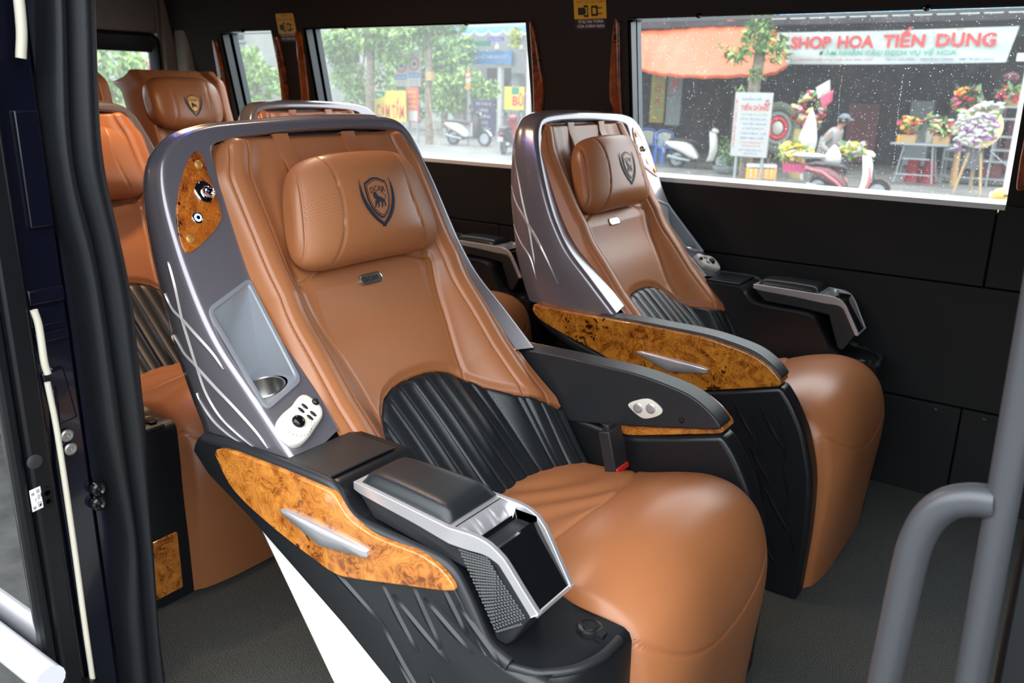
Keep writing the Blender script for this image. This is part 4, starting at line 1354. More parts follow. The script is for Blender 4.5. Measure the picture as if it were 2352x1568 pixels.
rows = []
for k in range(80):
    z = -.02+1.42*k/79
    l, g_, r_ = sp_int(z, zl, yL), sp_int(z, zg, yG), sp_int(z, zs, yR)
    row = [(-1.085, l-.004, z), (-1.062, l-.001, z)]
    for t in range(1, 8):
        a = math.pi*t/8; row.append((-1.062+.020*math.sin(a), l+(g_-l)*(.5-.5*math.cos(a)), z))
    row.append((-1.053, g_, z))
    for t in range(1, 10):
        a = t/10; row.append((-1.053+.017*(math.sin(math.pi*a))**.45, g_+.002+(r_-g_-.002)*a, z))
    row += [(-1.058, r_, z), (-1.12, r_+.002, z)]
    rows.append([Vector(p) for p in row])
q = MB(); q.grid(rows)
struct(q.build('trim_10', [M['rubber']], angle=60))
q = MB(); q.box((-1.18, .585, .69), (.14, .03, 1.42)); struct(q.build('trim_11', [M['black']]))
# sliding door, open, seen on its leading edge
q = MB()
q.box((-1.66, .448, .60), (1.22, .054, 1.62), 0)
q.box((-1.046, .4545, .63), (.012, .030, 1.50), 1)
q.tube([(-1.046, .428, z) for z in (-.2, .1, .35, .6, .9, 1.4)], [.008, .0085, .0095, .008, .007, .007], 10, 1)
M['paint_gloss'] = mat('polished_black_paint', (.004, .0045, .008), .03, coat=1.0, coat_rough=.01)
M['door_black'] = mat('door_edge_black', (.004, .0045, .006), .35, spec=.3)
door = struct(q.build('door_1', [M['paint_gloss'], M['door_black']], bevel=(.008, 3)))
q = MB()
def sealpart(P, r):
    q.tube(smooth_path(P, 6), r, 10)
sealpart([(-1.046, .512, 1.42), (-1.046, .512, 1.20), (-1.044, .509, 1.10), (-1.046, .504, 1.058)], .006)
sealpart([(-1.040, .474, .766), (-1.040, .477, .745), (-1.040, .477, .70), (-1.040, .479, .683)], .0045)
sealpart([(-1.040, .477, .672), (-1.040, .480, .60), (-1.040, .480, .45), (-1.040, .4785, .30), (-1.040, .478, .10), (-1.040, .478, -.18)], .0038)
q.build('door_seal', [M['seal_cream']], door, angle=60)
q = MB(); q.lathe((-1.040, .447, .575), (1, 0, 0), [(0, .0095), (.002, .0095), (.003, .007), (.003, .0003)], 20); q.build('plug', [M['black_soft']], door)
q = MB(); q.lathe((-1.040, .456, .528), (1, 0, 0), [(0, .008), (.003, .008), (.003, .004), (-.004, .0035), (-.004, .0002)], 16)
q.lathe((-1.040, .456, .516), (1, 0, 0), [(0, .0065), (.002, .0065), (.002, .0035), (-.004, .003), (-.004, .0002)], 14)
q.build('striker_hole', [M['gloss_black']], door)
q = MB()
Sx = lambda a, b, d=0.0: (-1.0393+d, .4425+a, .5245+b+a*.1)
q.prism([Sx(a, b, -.001) for a, b in ((-.0068, -.0148), (.0068, -.0148), (.0068, .0148), (-.0068, .0148))], [Sx(a, b) for a, b in ((-.0068, -.0148), (.0068, -.0148), (.0068, .0148), (-.0068, .0148))], 0)
def dot(a, b, w, h): q.add([Sx(a-w/2, b-h/2, .0003), Sx(a+w/2, b-h/2, .0003), Sx(a+w/2, b+h/2, .0003), Sx(a-w/2, b+h/2, .0003)], [(0, 1, 2, 3)], 1)
def hollow(a, b, w, h, t=.0005):
    dot(a, b+h/2, w, t); dot(a, b-h/2, w, t); dot(a-w/2, b, t, h); dot(a+w/2, b, t, h)
hollow(-.0035, .0085, .0028, .003); dot(-.0035, .0085, .0012, .0012); hollow(.003, .010, .003, .004); dot(.003, .010, .0018, .001)
hollow(.003, .002, .002, .005); dot(-.001, .0, .0012, .0016); dot(-.001, -.003, .001, .001)
hollow(-.0035, -.0105, .0028, .003); dot(-.0035, -.0105, .0013, .0013); hollow(.003, -.0085, .004, .006); dot(.0035, -.0095, .002, .0035)
q.build('child_lock_label', [M['print_white'], M['print_black']], door, smooth=False)['label'] = 'small pale label with lock pictograms'
q = MB(); q.lathe((-1.045, .470, .215), (1, 0, 0), [(0, .018), (.012, .018), (.016, .014), (.016, .006), (.02, .005), (.02, .0005)], 22); q.build('door_roller', [M['gloss_black']], door)
# rail outside at the lower left
q = MB(); q.tube([(-1.60, .402, .303), (-.985, .402, .303)], .019, 16)
M['white_gloss'] = mat('white_gloss_metal', (.78, .79, .84), .22, metal=.25, coat=.8)
tag(q.build('side_rail', [M['white_gloss']]), 'glossy white rail along the open sliding door, at the lower left corner', 'rail')
# grab bar and handle in front
q = MB()
q.tube([(-.052, .80, 1.30), (-.030, .80, .92), (-.0195, .80, .50), (-.004, .80, .03)], .0135, 18)
g0 = empty('grab_bar', (-.02, .80, 0)); tag(g0, 'grey powder coated grab bar by the front step, curved handle on it', 'grab bar')
def off(o, root): 
    for v in o.data.vertices: v.co -= root.location
q.build('bar', [M['grip']], g0, fn=lambda p: p-g0.location)
q = MB()
P = [(-.030, .80, .692), (-.048, .80, .689), (-.066, .80, .679), (-.079, .80, .660), (-.086, .80, .633), (-.0885, .80, .60), (-.0905, .80, .53), (-.092, .80, .46), (-.092, .80, .40), (-.085, .80, .36), (-.06, .80, .34), (-.016, .80, .335)]
q.tube(smooth_path(P, 6), .0155, 18)
q.build('handle', [M['grip']], g0, fn=lambda p: p-g0.location)
q = MB(); R_ = Matrix.Rotation(-.022, 3, 'Y')
q.box((.018, .845, .62), (.045, .05, 1.24), 0, R_)
struct(q.build('wall_front', [M['black']], bevel=(.006, 2)))

q = MB(); q.box((1.12, 1.45, .75), (.06, 1.80, 1.54))
struct(q.build('front_light_block', [M['headliner']]))  # unseen, added to keep bright front-cabin reflections off the door edge
# ------------------------------------------------------------------ rear bench seats
def bench_seat(cy, label):
    w = .198
    root = empty('bench_seat', (-2.95, cy, 0)); tag(root, label, 'seat', 'rear bench seats')
    f0 = Vector((-2.95, cy, 0))
    fn = lambda p: p-f0
    def bx_(z): return interp(z, [.40, .60, .80, .95, 1.08], [-2.83, -2.89, -2.955, -3.00, -3.03])
    q = MB()
    G = []
    for i in range(61):
        t = i/60; row = []
        z = .40+.677*t
        for j in range(61):
            a = -1+2*j/60
            side = sstep(.62, .72, abs(a))
            top = 1-sstep(.93, 1.0, t)
            zz = z-.045*sstep(.78, 1, abs(a))**2*sstep(.7, 1, t)-.007*math.exp(-((abs(a)-.66)/.05)**2)*sstep(.9, 1, t)
            d = .030*side*(1-.3*sstep(.85, 1, abs(a)))-.07*sstep(.88, 1.0, abs(a))**2-.05*(1-top)**1.5
            d -= .006*math.exp(-((abs(a)-.66)/.02)**2)+.005*math.exp(-((abs(a)-.30)/.012)**2)*sstep(.85, .9, t)
            row.append(Vector((bx_(z)+d, cy+a*w, zz)))
        G.append(row)
    q.grid(G, 0)
    edge = [G[i][0] for i in range(61)]+[G[60][j] for j in range(1, 61)]+[G[i][60] for i in range(59, -1, -1)]
    q.grid([edge, [Vector((p.x-.045, p.y, p.z-.0)) for p in edge]], 0)
    q.build('backrest', [M['leather']], root, fn=fn, angle=60)
    # cushion and footing
    q = MB()
    cp = smooth_path([(-2.92, .40), (-2.75, .44), (-2.56, .46), (-2.47, .43), (-2.44, .36), (-2.45, .20), (-2.46, .01)], 6)
    q.grid([[Vector((p[0], cy+a*w, p[1]-.02*abs(a)**4)) for a in [-1+k/6 for k in range(13)]] for p in cp], 0)
    for s_ in (-1, 1): q.grid([[Vector((p[0], cy+s_*w, p[1]-.02)) for p in cp], [Vector((p[0], cy+s_*w, .005)) for p in cp]], 0)
    q.build('seat_cushion', [M['leather']], root, fn=fn, angle=60)
    # pillow
    hz, hy, hh, hd = .958, .0, .094, .062
    def hp(s, ph, lift=0):
        e = abs(s); k = max(0, 1-e**4)**.36; k2 = max(0, 1-e**3)**.5
        c_, s_ = math.cos(ph), math.sin(ph)
        cd = math.copysign(abs(c_)**.72, c_)*hd*(.3+.7*k2); cz = math.copysign(abs(s_)**.72, s_)*hh*(.2+.8*k)
        if c_ > -.2: cd -= .004*math.exp(-((e-(.60-.12*(1-(cz/hh)**2)))/.012)**2)
        return Vector((bx_(hz)+.058+cd+lift-.25*cz, cy-.05+hy+s*.150, hz+cz))
    q = MB(); G = []
    for i in range(61):
        s = -1+2*i/60; s = math.copysign(1-(1-abs(s))**1.5, s)*.9995
        G.append([hp(s, 2*math.pi*j/36) for j in range(36)])
    q.grid(G, 0, cj=True); q.add(G[0], [tuple(range(36))]); q.add(G[-1], [tuple(range(36))])
    hd_ = q.build('headrest', [M['leather']], root, fn=fn, angle=60)
    q = MB()
    def em(a, b, lift): 
        zr = max(-.97, min(.97, b/hh)); return hp((a)/.150, math.asin(math.copysign(abs(zr)**(1/.72), zr)), lift)
    sh = [(0, .028), (.012, .025), (.022, .021), (.023, .005), (.018, -.012), (.009, -.024), (0, -.030)]
    sh = sh+[(-x, y) for x, y in sh[-2:0:-1]]
    for k, m_, l_ in ((1.12, 0, .0006), (1.0, 1, .0012)):
        q.grid([[em(p[0]*k*t/4, p[1]*k*t/4, l_) for p in sh] for t in range(5)], m_, cj=True)
    put_text(q, 'DCAR', lambda a, b: em(a, .008+b, .0018), .008, .032, 0)
    bl = smooth_path([(-.012, .004), (-.006, .007), (0, .002), (.009, -.002), (.010, -.013), (.006, -.008), (-.004, -.008), (-.010, -.014)], 3, closed=True)
    q.grid([[em(p[0]*t/3, -.004+p[1]*t/3, .0018) for p in bl] for t in range(4)], 0, cj=True)
    for s_ in (-1, 1):
        ctr = smooth_path([(s_*.034, .030), (s_*.035, .016), (s_*.031, 0), (s_*.023, -.018), (s_*.008, -.038), (-s_*.003, -.045)], 8); N = len(ctr); A = []
        for i, p in enumerate(ctr):
            t = ctr[min(i+1, N-1)]-ctr[max(i-1, 0)]; t.normalize(); wv = .005*math.sin(math.pi*min(1, i/(N-1)*.93+.02))
            A.append([em(p[0]-t[1]*wv, p[1]+t[0]*wv, .001), em(p[0]+t[1]*wv*.5, p[1]-t[0]*wv*.5, .001)])
        q.grid(A, 0)
    q.build('emblem', [M['navy_thread'], M['gold']], hd_, fn=fn, angle=60)
    q = MB(); pl = [(math.copysign(.018, math.cos(a))+.008*math.cos(a), .008*math.sin(a)) for a in [math.pi*2*(k+.5)/20 for k in range(20)]]
    q.grid([[Vector((bx_(.855)+.004+d, cy+a*k, .855+b*k)) for a, b in pl] for d, k in ((0, 1), (.003, 1), (.004, .9), (.004, .02))], 0, cj=True)
    q.build('name_badge', [M['steel']], root, fn=fn)
    return root
bench_seat(2.05, 'rear bench seat by the window, headrest with shield emblem in full view')
bench_seat(1.555, 'rear bench seat half cut off by the black door pillar')

# ------------------------------------------------------------------ ceiling lamps
def ceiling_lamp(x, y, z, power, col, r, label):
    q = MB(); q.lathe((x, y, z), (0, 0, -1), [(0, r*1.25), (.006, r*1.25), (.010, r*1.05), (.008, r)], 24, 0, caps=False)
    q.lathe((x, y, z), (0, 0, -1), [(.004, r), (.006, r*.5), (.0065, .001)], 24, 1, caps=False)
    em = mat('lamp_lens', (.9, .85, .75), .4, emit=(col[0], col[1], col[2], 8))
    o = q.build('ceiling_lamp', [M['silver'], em]); tag(o, label, 'lamp')
    li = bpy.data.lights.new('ceiling_lamp_light', 'AREA'); li.shape = 'DISK'; li.size = r*2
    li.energy = power; li.color = col
    lo = bpy.data.objects.new('ceiling_lamp_light', li); COL.objects.link(lo); lo.parent = o
    lo.location = (x, y, z-.014)
    return o
ceiling_lamp(-2.02, 1.30, 1.49, 2.6, (1, .66, .36), .04, 'round warm ceiling lamp over the rear rows')
ceiling_lamp(-1.35, 1.20, 1.49, 1.6, (1, .72, .45), .04, 'round warm ceiling lamp over the front seat row')

q = MB(); q.box((-1.35, .98, 1.483), (.9, .014, .008)); 
M['blue_strip'] = mat('blue_light_strip', (.1, .15, .6), .4, emit=(.10, .16, 1.0, 10))
tag(q.build('light_strip', [M['blue_strip']]), 'thin blue light strip along the ceiling', 'lamp')

# ------------------------------------------------------------------ street outside
GZ = -.62
def om(name, rgb, rough=.6, k=.45, **kw):
    c = srgb(*rgb); k = k*1.3
    return mat(name, (c[0]*k, c[1]*k, c[2]*k), rough, **kw)
M['asphalt'] = mat('pale_wet_concrete', (.20, .205, .20), .45, bump=(9, .3, .02), var=(2.2, .25))
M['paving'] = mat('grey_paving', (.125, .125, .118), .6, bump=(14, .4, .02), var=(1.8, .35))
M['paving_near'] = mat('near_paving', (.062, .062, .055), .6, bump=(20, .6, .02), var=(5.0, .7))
M['orange_tarp'] = om('orange_tarpaulin', (250, 108, 52), .42, .34, bump=(2.5, .5, .05))
M['cloth_white'] = om('white_banner_cloth', (225, 235, 232), .7, .33)
M['txt_red'] = om('red_lettering', (226, 66, 62), .6, .40)
M['txt_green'] = om('green_lettering', (70, 190, 160), .6, .40)
M['txt_blue'] = om('blue_lettering', (70, 130, 195), .6, .40)
M['txt_white'] = om('white_lettering', (235, 238, 242), .6, .42)
M['bark'] = om('tree_bark', (150, 140, 122), .9, .40, bump=(30, .8, .02), var=(8, .4))
M['leaf_dark'] = om('dark_green_leaf', (86, 130, 72), .5, .42)
M['leaf'] = om('green_leaf', (128, 172, 92), .5, .46)
M['leaf_light'] = om('light_green_leaf', (172, 205, 116), .5, .48)
M['leaf_yellow'] = om('yellow_green_leaf', (205, 205, 90), .5, .48)
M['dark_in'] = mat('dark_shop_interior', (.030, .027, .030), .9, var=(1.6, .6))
M['wall_pale'] = om('pale_render_wall', (205, 210, 205), .8, .40, var=(.7, .15))
M['wall_grey'] = om('grey_render_wall', (150, 156, 156), .8, .40, var=(.7, .15))
M['glass_dark'] = mat('dark_window_glass', (.03, .04, .045), .1)
M['tyre'] = mat('tyre_rubber', (.012, .012, .013), .7)
M['sc_white'] = om('white_scooter_paint', (235, 238, 230), .3, .48, coat=.5)
M['sc_dark'] = mat('dark_scooter_plastic', (.022, .021, .022), .45)
M['sc_maroon'] = om('maroon_scooter_paint', (110, 45, 55), .35, .45, coat=.4)
M['sc_pink'] = om('pink_red_scooter_paint', (230, 110, 120), .3, .45, coat=.5)
M['sc_red'] = om('red_scooter_paint', (190, 40, 50), .35, .42, coat=.5)
M['sc_yellow'] = om('yellow_scooter_paint', (248, 205, 84), .35, .50, coat=.5)
M['steel_o'] = om('galvanised_tube', (180, 190, 195), .4, .42, metal=.3)
M['wood_o'] = om('pale_wood', (205, 170, 120), .7, .42)
M['basket'] = om('straw_basket', (222, 205, 140), .8, .44, bump=(60, .6, .01))
M['f_red'] = om('red_petals', (228, 52, 58), .6, .44)
M['f_pink'] = om('pink_petals', (226, 90, 125), .6, .44)
M['f_white'] = om('white_petals', (240, 240, 235), .6, .40)
M['f_yellow'] = om('yellow_petals', (248, 212, 60), .6, .50)
M['f_orange'] = om('orange_petals', (244, 168, 42), .6, .48)
M['f_purple'] = om('purple_petals', (186, 120, 190), .6, .44)
M['f_cream'] = om('cream_petals', (238, 222, 160), .6, .46)
M['f_magenta'] = om('magenta_wrap', (205, 70, 120), .5, .44)
M['plastic_blue'] = om('blue_plastic', (96, 140, 226), .4, .46)
M['plastic_pale'] = om('pale_plastic', (225, 228, 205), .5, .44)
M['plastic_red'] = om('red_plastic_stool', (170, 30, 44), .4, .42)
M['crate'] = om('orange_yellow_crate', (246, 178, 66), .5, .48)
M['foam'] = om('white_foam_lid', (245, 245, 240), .6, .36)
M['board_white'] = om('white_sign_panel', (240, 242, 240), .6, .27)
M['bag'] = om('white_plastic_bag', (236, 240, 240), .35, .38)
M['skin'] = om('skin', (190, 135, 110), .55, .45)
M['jacket'] = om('grey_jacket', (176, 172, 170), .8, .42, bump=(25, .5, .02))
M['cap'] = om('grey_blue_cap', (112, 126, 140), .7, .42)
M['hair'] = mat('black_hair', (.012, .010, .009), .6)
M['trouser'] = mat('dark_trousers', (.02, .02, .024), .8)
M['blue_fascia'] = om('blue_fascia', (72, 140, 196), .5, .42)
M['navy_board'] = om('navy_board', (52, 56, 98), .5, .42)
M['yellow_board'] = om('yellow_board', (226, 214, 80), .5, .44)
M['yellow_dull'] = om('dull_yellow_banner', (150, 140, 50), .6, .44)
M['red_board'] = om('coral_red_board', (240, 112, 100), .5, .44)
M['green_board'] = om('green_board', (40, 150, 110), .5, .42)
M['purple_board'] = om('violet_sign', (120, 100, 210), .5, .44)
M['valance_blue'] = om('blue_valance', (120, 180, 220), .6, .45)
M['beam'] = mat('dark_beam', (.03, .033, .04), .7)
M['grey_cloth'] = om('grey_drape', (120, 122, 126), .8, .40)
M['wreath_grey'] = om('grey_green_wreath', (120, 130, 110), .9, .40, bump=(40, 1, .03))

# ground: road and pavement, one side of the van and the other
q = MB(); q.box((-10, 9, GZ-.10), (120, 90, .20)); struct(q.build('ground', [M['asphalt']]))
q = MB(); q.box((-8, 25, GZ-.04), (110, 16.8, .10)); struct(q.build('pavement', [M['paving']], bevel=(.01, 2)))
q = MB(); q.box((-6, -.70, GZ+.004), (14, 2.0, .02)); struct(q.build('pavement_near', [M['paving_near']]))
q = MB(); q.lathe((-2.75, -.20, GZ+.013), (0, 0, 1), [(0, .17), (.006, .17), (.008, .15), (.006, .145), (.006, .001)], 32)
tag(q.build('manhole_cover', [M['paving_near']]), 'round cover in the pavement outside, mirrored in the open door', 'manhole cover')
q = MB(); q.box((-4.4, -.55, GZ+.14), (.5, 3.2, .30)); tag(q.build('kerb_block', [M['wall_pale']], bevel=(.02, 2)), 'pale concrete block on the near pavement, mirrored in the open door', 'kerb')

def leaves(mb, centres, n, size, mats, seed, flat=.5):
    """clusters: (x, y, z, rx, ry, rz)"""
    rnd_ = random.Random(seed)
    tot = sum(c[3]*c[4]*c[5] for c in centres)
    for c in centres:
        k = max(3, int(n*(c[3]*c[4]*c[5])/tot))
        for _ in range(k):
            while True:
                a, b, d = rnd_.uniform(-1, 1), rnd_.uniform(-1, 1), rnd_.uniform(-1, 1)
                r2 = a*a+b*b+d*d
                if .15 < r2 < 1: break
            p = Vector((c[0]+a*c[3], c[1]+b*c[4], c[2]+d*c[5]))
            s = size*rnd_.uniform(.6, 1.35)
            R = Euler((rnd_.uniform(-1.2, 1.2), rnd_.uniform(-1.2, 1.2), rnd_.uniform(0, 6.3))).to_matrix()
            pts = [R @ Vector(v) + p for v in ((-s, 0, 0), (-.2*s, -.36*s, .08*s), (s, 0, -.08*s), (-.2*s, .36*s, .08*s))]
            mb.add(pts, [(0, 1, 2, 3)], rnd_.choice(mats))

def tree(name, label, trunk, r0, r1, crowns, n, size, seed, mats=('leaf_dark', 'leaf', 'leaf_light'), group=None, weights=(0, 1, 1, 2), branches=True):
    n = int(n*1.9); size = size*1.35
    base = Vector(trunk[0]); root = empty(name, base); tag(root, label, 'tree', group)
    f = lambda p: p-base
    P = smooth_path(trunk, 5)
    q = MB(); q.tube(P, [r0+(r1-r0)*i/(len(P)-1) for i in range(len(P))], 10)
    for c in (crowns[:6] if branches else []):
        q.tube([P[-1], (P[-1]+Vector(c[:3]))/2+Vector((0, 0, .05)), Vector(c[:3])], [r1*.45, r1*.25, r1*.1], 6)
    q.build('trunk', [M['bark']], root, fn=f, angle=60)
    q = MB(); leaves(q, crowns, n, size, list(weights), seed)
    o = q.build('foliage', [M[m_] for m_ in mats], root, fn=f, smooth=False, weld=False)
    return root

def blossoms(mb, pts, r, ms, seed, squash=.75):
    rnd_ = random.Random(seed)
    for p in pts:
        m_ = rnd_.choice(ms)
        R = Euler((rnd_.uniform(-.8, .8), rnd_.uniform(-.8, .8), rnd_.uniform(0, 6))).to_matrix()
        rr = r*rnd_.uniform(.75, 1.25)
        # a rosette: five petals round a centre
        for k in range(5):
            a = k*1.2566
            mb.ball(Vector(p)+R @ Vector((math.cos(a)*rr*.55, math.sin(a)*rr*.55, 0)), rr*.55, 6, 4, m_, (1, 1, .6), R)
        mb.ball(Vector(p)+R @ Vector((0, 0, rr*.2)), rr*.4, 6, 4, m_)

def scatter(c, rx, ry, rz, n, seed, shell=.55):
    rnd_ = random.Random(seed); out = []
    while len(out) < n:
        a, b, d = rnd_.uniform(-1, 1), rnd_.uniform(-1, 1), rnd_.uniform(-1, 1)
        if shell*shell < a*a+b*b+d*d < 1: out.append((c[0]+a*rx, c[1]+b*ry, c[2]+d*rz))
    return out

def bouquet(label, base, c, rx, ry, rz, mats, weights, n, r, seed, pot=None, group=None, cat='flowers', nleaf=60, leafsize=.09, leafmats=('leaf_dark', 'leaf')):
    base = Vector(base); root = empty('flower_arrangement', base); tag(root, label, cat, group)
    f = lambda p: p-base
    q = MB(); leaves(q, [(c[0], c[1], c[2], rx*1.1, ry*1.1, rz*1.1)], nleaf, leafsize, [0, 1], seed)
    q.tube([base, Vector(c)], .02, 6, 0)
    q.build('leaves', [M[m_] for m_ in leafmats], root, fn=f, smooth=False, weld=False)
    q = MB(); blossoms(q, scatter(c, rx, ry, rz, n, seed+1), r, weights, seed+2)
    o = q.build('blossoms', [M[m_] for m_ in mats], root, fn=f, weld=False); o['kind'] = 'stuff'
    if pot: 
        q = MB()
        if pot[0] == 'box': q.box(base+Vector((0, 0, pot[3]/2)), (pot[1], pot[2], pot[3]), 0); q.build('box', [M[pot[4]]], root, fn=f, bevel=(.006, 2))
        else:
            h, ra, rb_ = pot[1], pot[2], pot[3]
            q.lathe(base, (0, 0, 1), [(0, ra*.8), (h*.15, ra), (h*.6, rb_), (h, rb_*.92), (h, rb_*.7)], 18); q.build('pot', [M[pot[4]]], root, fn=f, angle=50)
    return root

def board(name, label, cat, x0, x1, z0, z1, y, mt, texts=(), posts=(), thick=.04, mats=(), extra=None, group=None, postmat='steel_o'):
    base = Vector(((x0+x1)/2, y, GZ if posts else z0)); root = empty(name, base); tag(root, label, cat, group)
    f = lambda p: p-base
    q = MB(); q.box(((x0+x1)/2, y, (z0+z1)/2), (x1-x0, thick, z1-z0), 0)
    q.build('panel', [M[mt]], root, fn=f, bevel=(.006, 1))
    if texts or extra:
        q = MB(); ml = list(mats)
        for (s, xc, z, h, w, mi, bold) in texts:
            put_text(q, s, lambda a, b: Vector((xc+a, y-thick/2-.004, z+b*h/(1 if w is None else 1))), h, None, mi, bold) if w is None else \
                put_text(q, s, (lambda a, b, kk=h, ww=w: Vector((xc+a, y-thick/2-.004, z+b))), h, None, mi, bold)
        if extra: extra(q, y-thick/2-.004)
        o = q.build('lettering', [M[k] for k in ml], root, fn=f, smooth=False, weld=False)
    for px_ in posts:
        q = MB(); q.box((px_, y+.03, (GZ+z0)/2+.2), (.05, .05, z0-GZ+.4)); q.build('post', [M[postmat]], root, fn=f)
    return root

def txt(q, s, xc, y, z, h, w=None, m=0, bold=0.0):
    """a line of lettering facing the road"""
    vs, fs, ww = text_polys(s, bold)
    k = h if w is None else w/ww
    q.add([Vector((xc+a*k, y, z+b*h)) for a, b in vs], fs, m)

def put_tall(q, s, xc, y, z, h, w, m):
    vs, fs, ww = text_polys(s, .03)
    q.add([Vector((xc+a*w/ww, y, z+b*h)) for a, b in vs], fs, m)

# ---- flower shop: dark open front, orange tarpaulin, banner
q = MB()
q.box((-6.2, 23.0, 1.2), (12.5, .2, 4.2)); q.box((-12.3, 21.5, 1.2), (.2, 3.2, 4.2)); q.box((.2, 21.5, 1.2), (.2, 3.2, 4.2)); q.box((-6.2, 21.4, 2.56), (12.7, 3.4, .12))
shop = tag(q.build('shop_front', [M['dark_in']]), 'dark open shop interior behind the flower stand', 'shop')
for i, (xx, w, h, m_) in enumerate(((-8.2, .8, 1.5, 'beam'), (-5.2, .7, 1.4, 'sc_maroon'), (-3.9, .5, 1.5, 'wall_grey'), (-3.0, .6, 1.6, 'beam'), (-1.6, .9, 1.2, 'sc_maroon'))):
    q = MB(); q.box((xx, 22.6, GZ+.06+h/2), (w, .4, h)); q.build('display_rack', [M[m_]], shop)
bot = [(-9.6, 1.75), (-9.05, 1.60), (-8.68, 1.50), (-8.15, 1.41), (-7.26, 1.37), (-6.36, 1.40), (-5.83, 1.44), (-5.53, 1.60)]
topp = [(-11.3, 2.48), (-10.58, 2.52), (-10.21, 2.55), (-9.1, 2.60), (-8.3, 2.63), (-7.55, 2.63), (-6.68, 2.40), (-6.45, 2.10)]
bs, ts = smooth_path(bot, 6), smooth_path(topp, 6)
rows = []
for i in range(13):
    t = i/12; row = []
    for j, (a, b) in enumerate(zip(bs, ts)):
        z = b[1]+(a[1]-b[1])*t-.10*math.sin(math.pi*t)*(.6+.4*math.sin(j*.5))
        row.append(Vector((b[0]+(a[0]-b[0])*t, 20-2.8*t, z+.012*math.sin(j*1.9+t*3))))
    rows.append(row)
q = MB(); q.grid(rows); q.grid([[p for p in rows[-1]], [p+Vector((0, .02, -.06)) for p in rows[-1]]])
tarp = q.build('awning', [M['orange_tarp']], angle=80)
tag(tarp, 'sagging orange tarpaulin awning over the shop', 'awning')
q = MB()
for a, b in (((-9.6, 17.2, 1.75), (-9.6, 17.2, GZ)), ((-5.53, 17.2, 1.60), (-6.45, 20, 2.1))): q.tube([a, b], .03, 8)
q.build('awning_pole', [M['steel_o']], tarp)
# long banner
root = empty('banner', (-4.15, 19, 1.65)); tag(root, 'long white shop banner with red and green lettering', 'banner')
f0 = root.location.copy(); fb = lambda p: p-f0
q = MB(); rows = []
for i in range(9):
    row = []
    for j in range(41):
        x = -6.40+4.42*j/40; zt = 2.30+.03*(j/40); zb_ = 1.655+.035*(j/40)
        z = zb_+(zt-zb_)*i/8-.02*math.sin(math.pi*j/40)
        row.append(Vector((x+(.12*(i/8) if j > 37 else 0), 19+.012*math.sin(j*.7)+.01*math.sin(i*1.3+j*.3), z)))
    rows.append(row)
q.grid(rows); q.build('cloth', [M['cloth_white']], root, fn=fb)
q = MB()
txt(q, 'SHOP', -5.665, 18.97, 1.975, .235, .84, 0, .035); txt(q, 'HOA', -4.75, 18.97, 1.98, .235, .72, 0, .035)
txt(q, 'TIẾN', -3.83, 18.97, 1.985, .235, .78, 0, .035); txt(q, 'DŨNG', -2.72, 18.97, 1.99, .235, 1.04, 0, .035)
# slab serifs under and over the stems
vs_ = []
txt(q, 'ĐẢM NHẬN CÁC DỊCH VỤ VỀ HOA', -4.15, 18.97, 1.835, .085, 2.62, 1, .02)
txt(q, '0966 211 627 (TIẾN)  -  0968 678 527 (DŨNG)  -  0987 497 287 (DŨNG)', -3.15, 18.97, 1.725, .045, 1.95, 2)
txt(q, 'CHUYÊN HOA TƯƠI  HOA CƯỚI  HOA SINH NHẬT', -5.2, 18.97, 1.725, .04, 1.7, 0)
q.build('lettering', [M['txt_red'], M['txt_green'], M['txt_blue']], root, fn=fb, smooth=False, weld=False)
# scalloped valance and beam above
def valance(x0, x1, z0, y, n, h, label):
    root = empty('valance', ((x0+x1)/2, y, z0)); f0 = root.location.copy()
    tag(root, label, 'awning')
    q = MB(); w = (x1-x0)/n
    for k in range(n):
        xs = x0+k*w
        P = [(xs, y, z0+.25)]+[(xs+w*t/8, y, z0-h*math.sin(math.pi*t/8)**.6) for t in range(9)]+[(xs+w, y, z0+.25)]
        q.add(P, [tuple(range(len(P)))], k % 2)
        P2 = [(xs+w*t/8, y-.01, z0+.09-h*.9*math.sin(math.pi*t/8)**.6) for t in range(9)]
        q.add([(xs, y-.01, z0+.16)]+P2+[(xs+w, y-.01, z0+.16)], [tuple(range(11))], 2)
    q.build('cloth', [M['cloth_white'], M['cloth_white'], M['valance_blue']], root, fn=lambda p: p-f0, smooth=False, weld=False)
    return root
valance(-7.0, .35, 2.735, 20.1, 17, .15, 'scalloped blue and white valance along the top of the large window')
q = MB(); q.box((-4.0, 20.4, 2.42), (6.5, .12, .36)); q.box((-9.2, 20.2, 2.72), (4.5, .15, .12)); tag(q.build('roof_beam', [M['beam']]), 'dark beam behind the shop banner', 'beam')
# wall behind everything, far
def building(label, x0, x1, y, z1, mt, wins, seed=1, depth=4):
    root = empty('building', ((x0+x1)/2, y+depth/2, GZ)); tag(root, label, 'building'); f0 = root.location.copy(); f = lambda p: p-f0
    q = MB(); q.box(((x0+x1)/2, y+depth/2, (z1+GZ)/2), (x1-x0, depth, z1-GZ)); q.build('facade', [M[mt]], root, fn=f)
    for (a, b, c, d) in wins:
        q = MB(); q.box(((a+b)/2, y-.02, (c+d)/2), (b-a, .08, d-c), 0); q.box(((a+b)/2, y-.05, c-.06), (b-a+.3, .14, .08), 1)
        q.build('window', [M['glass_dark'], M['wall_pale']], root, fn=f)
    return root
building('pale building high above the shop', -13, 2, 24, 9.5, 'wall_pale', [(-8, -6.5, 4, 6), (-5, -3.5, 4, 6)])
building('grey and white building behind the kiosk with blue fascia', -23.5, -13.2, 29, 8, 'wall_grey', [(-19.6, -18.4, .9, 1.6), (-22.4, -20.6, .2, 1.3)])
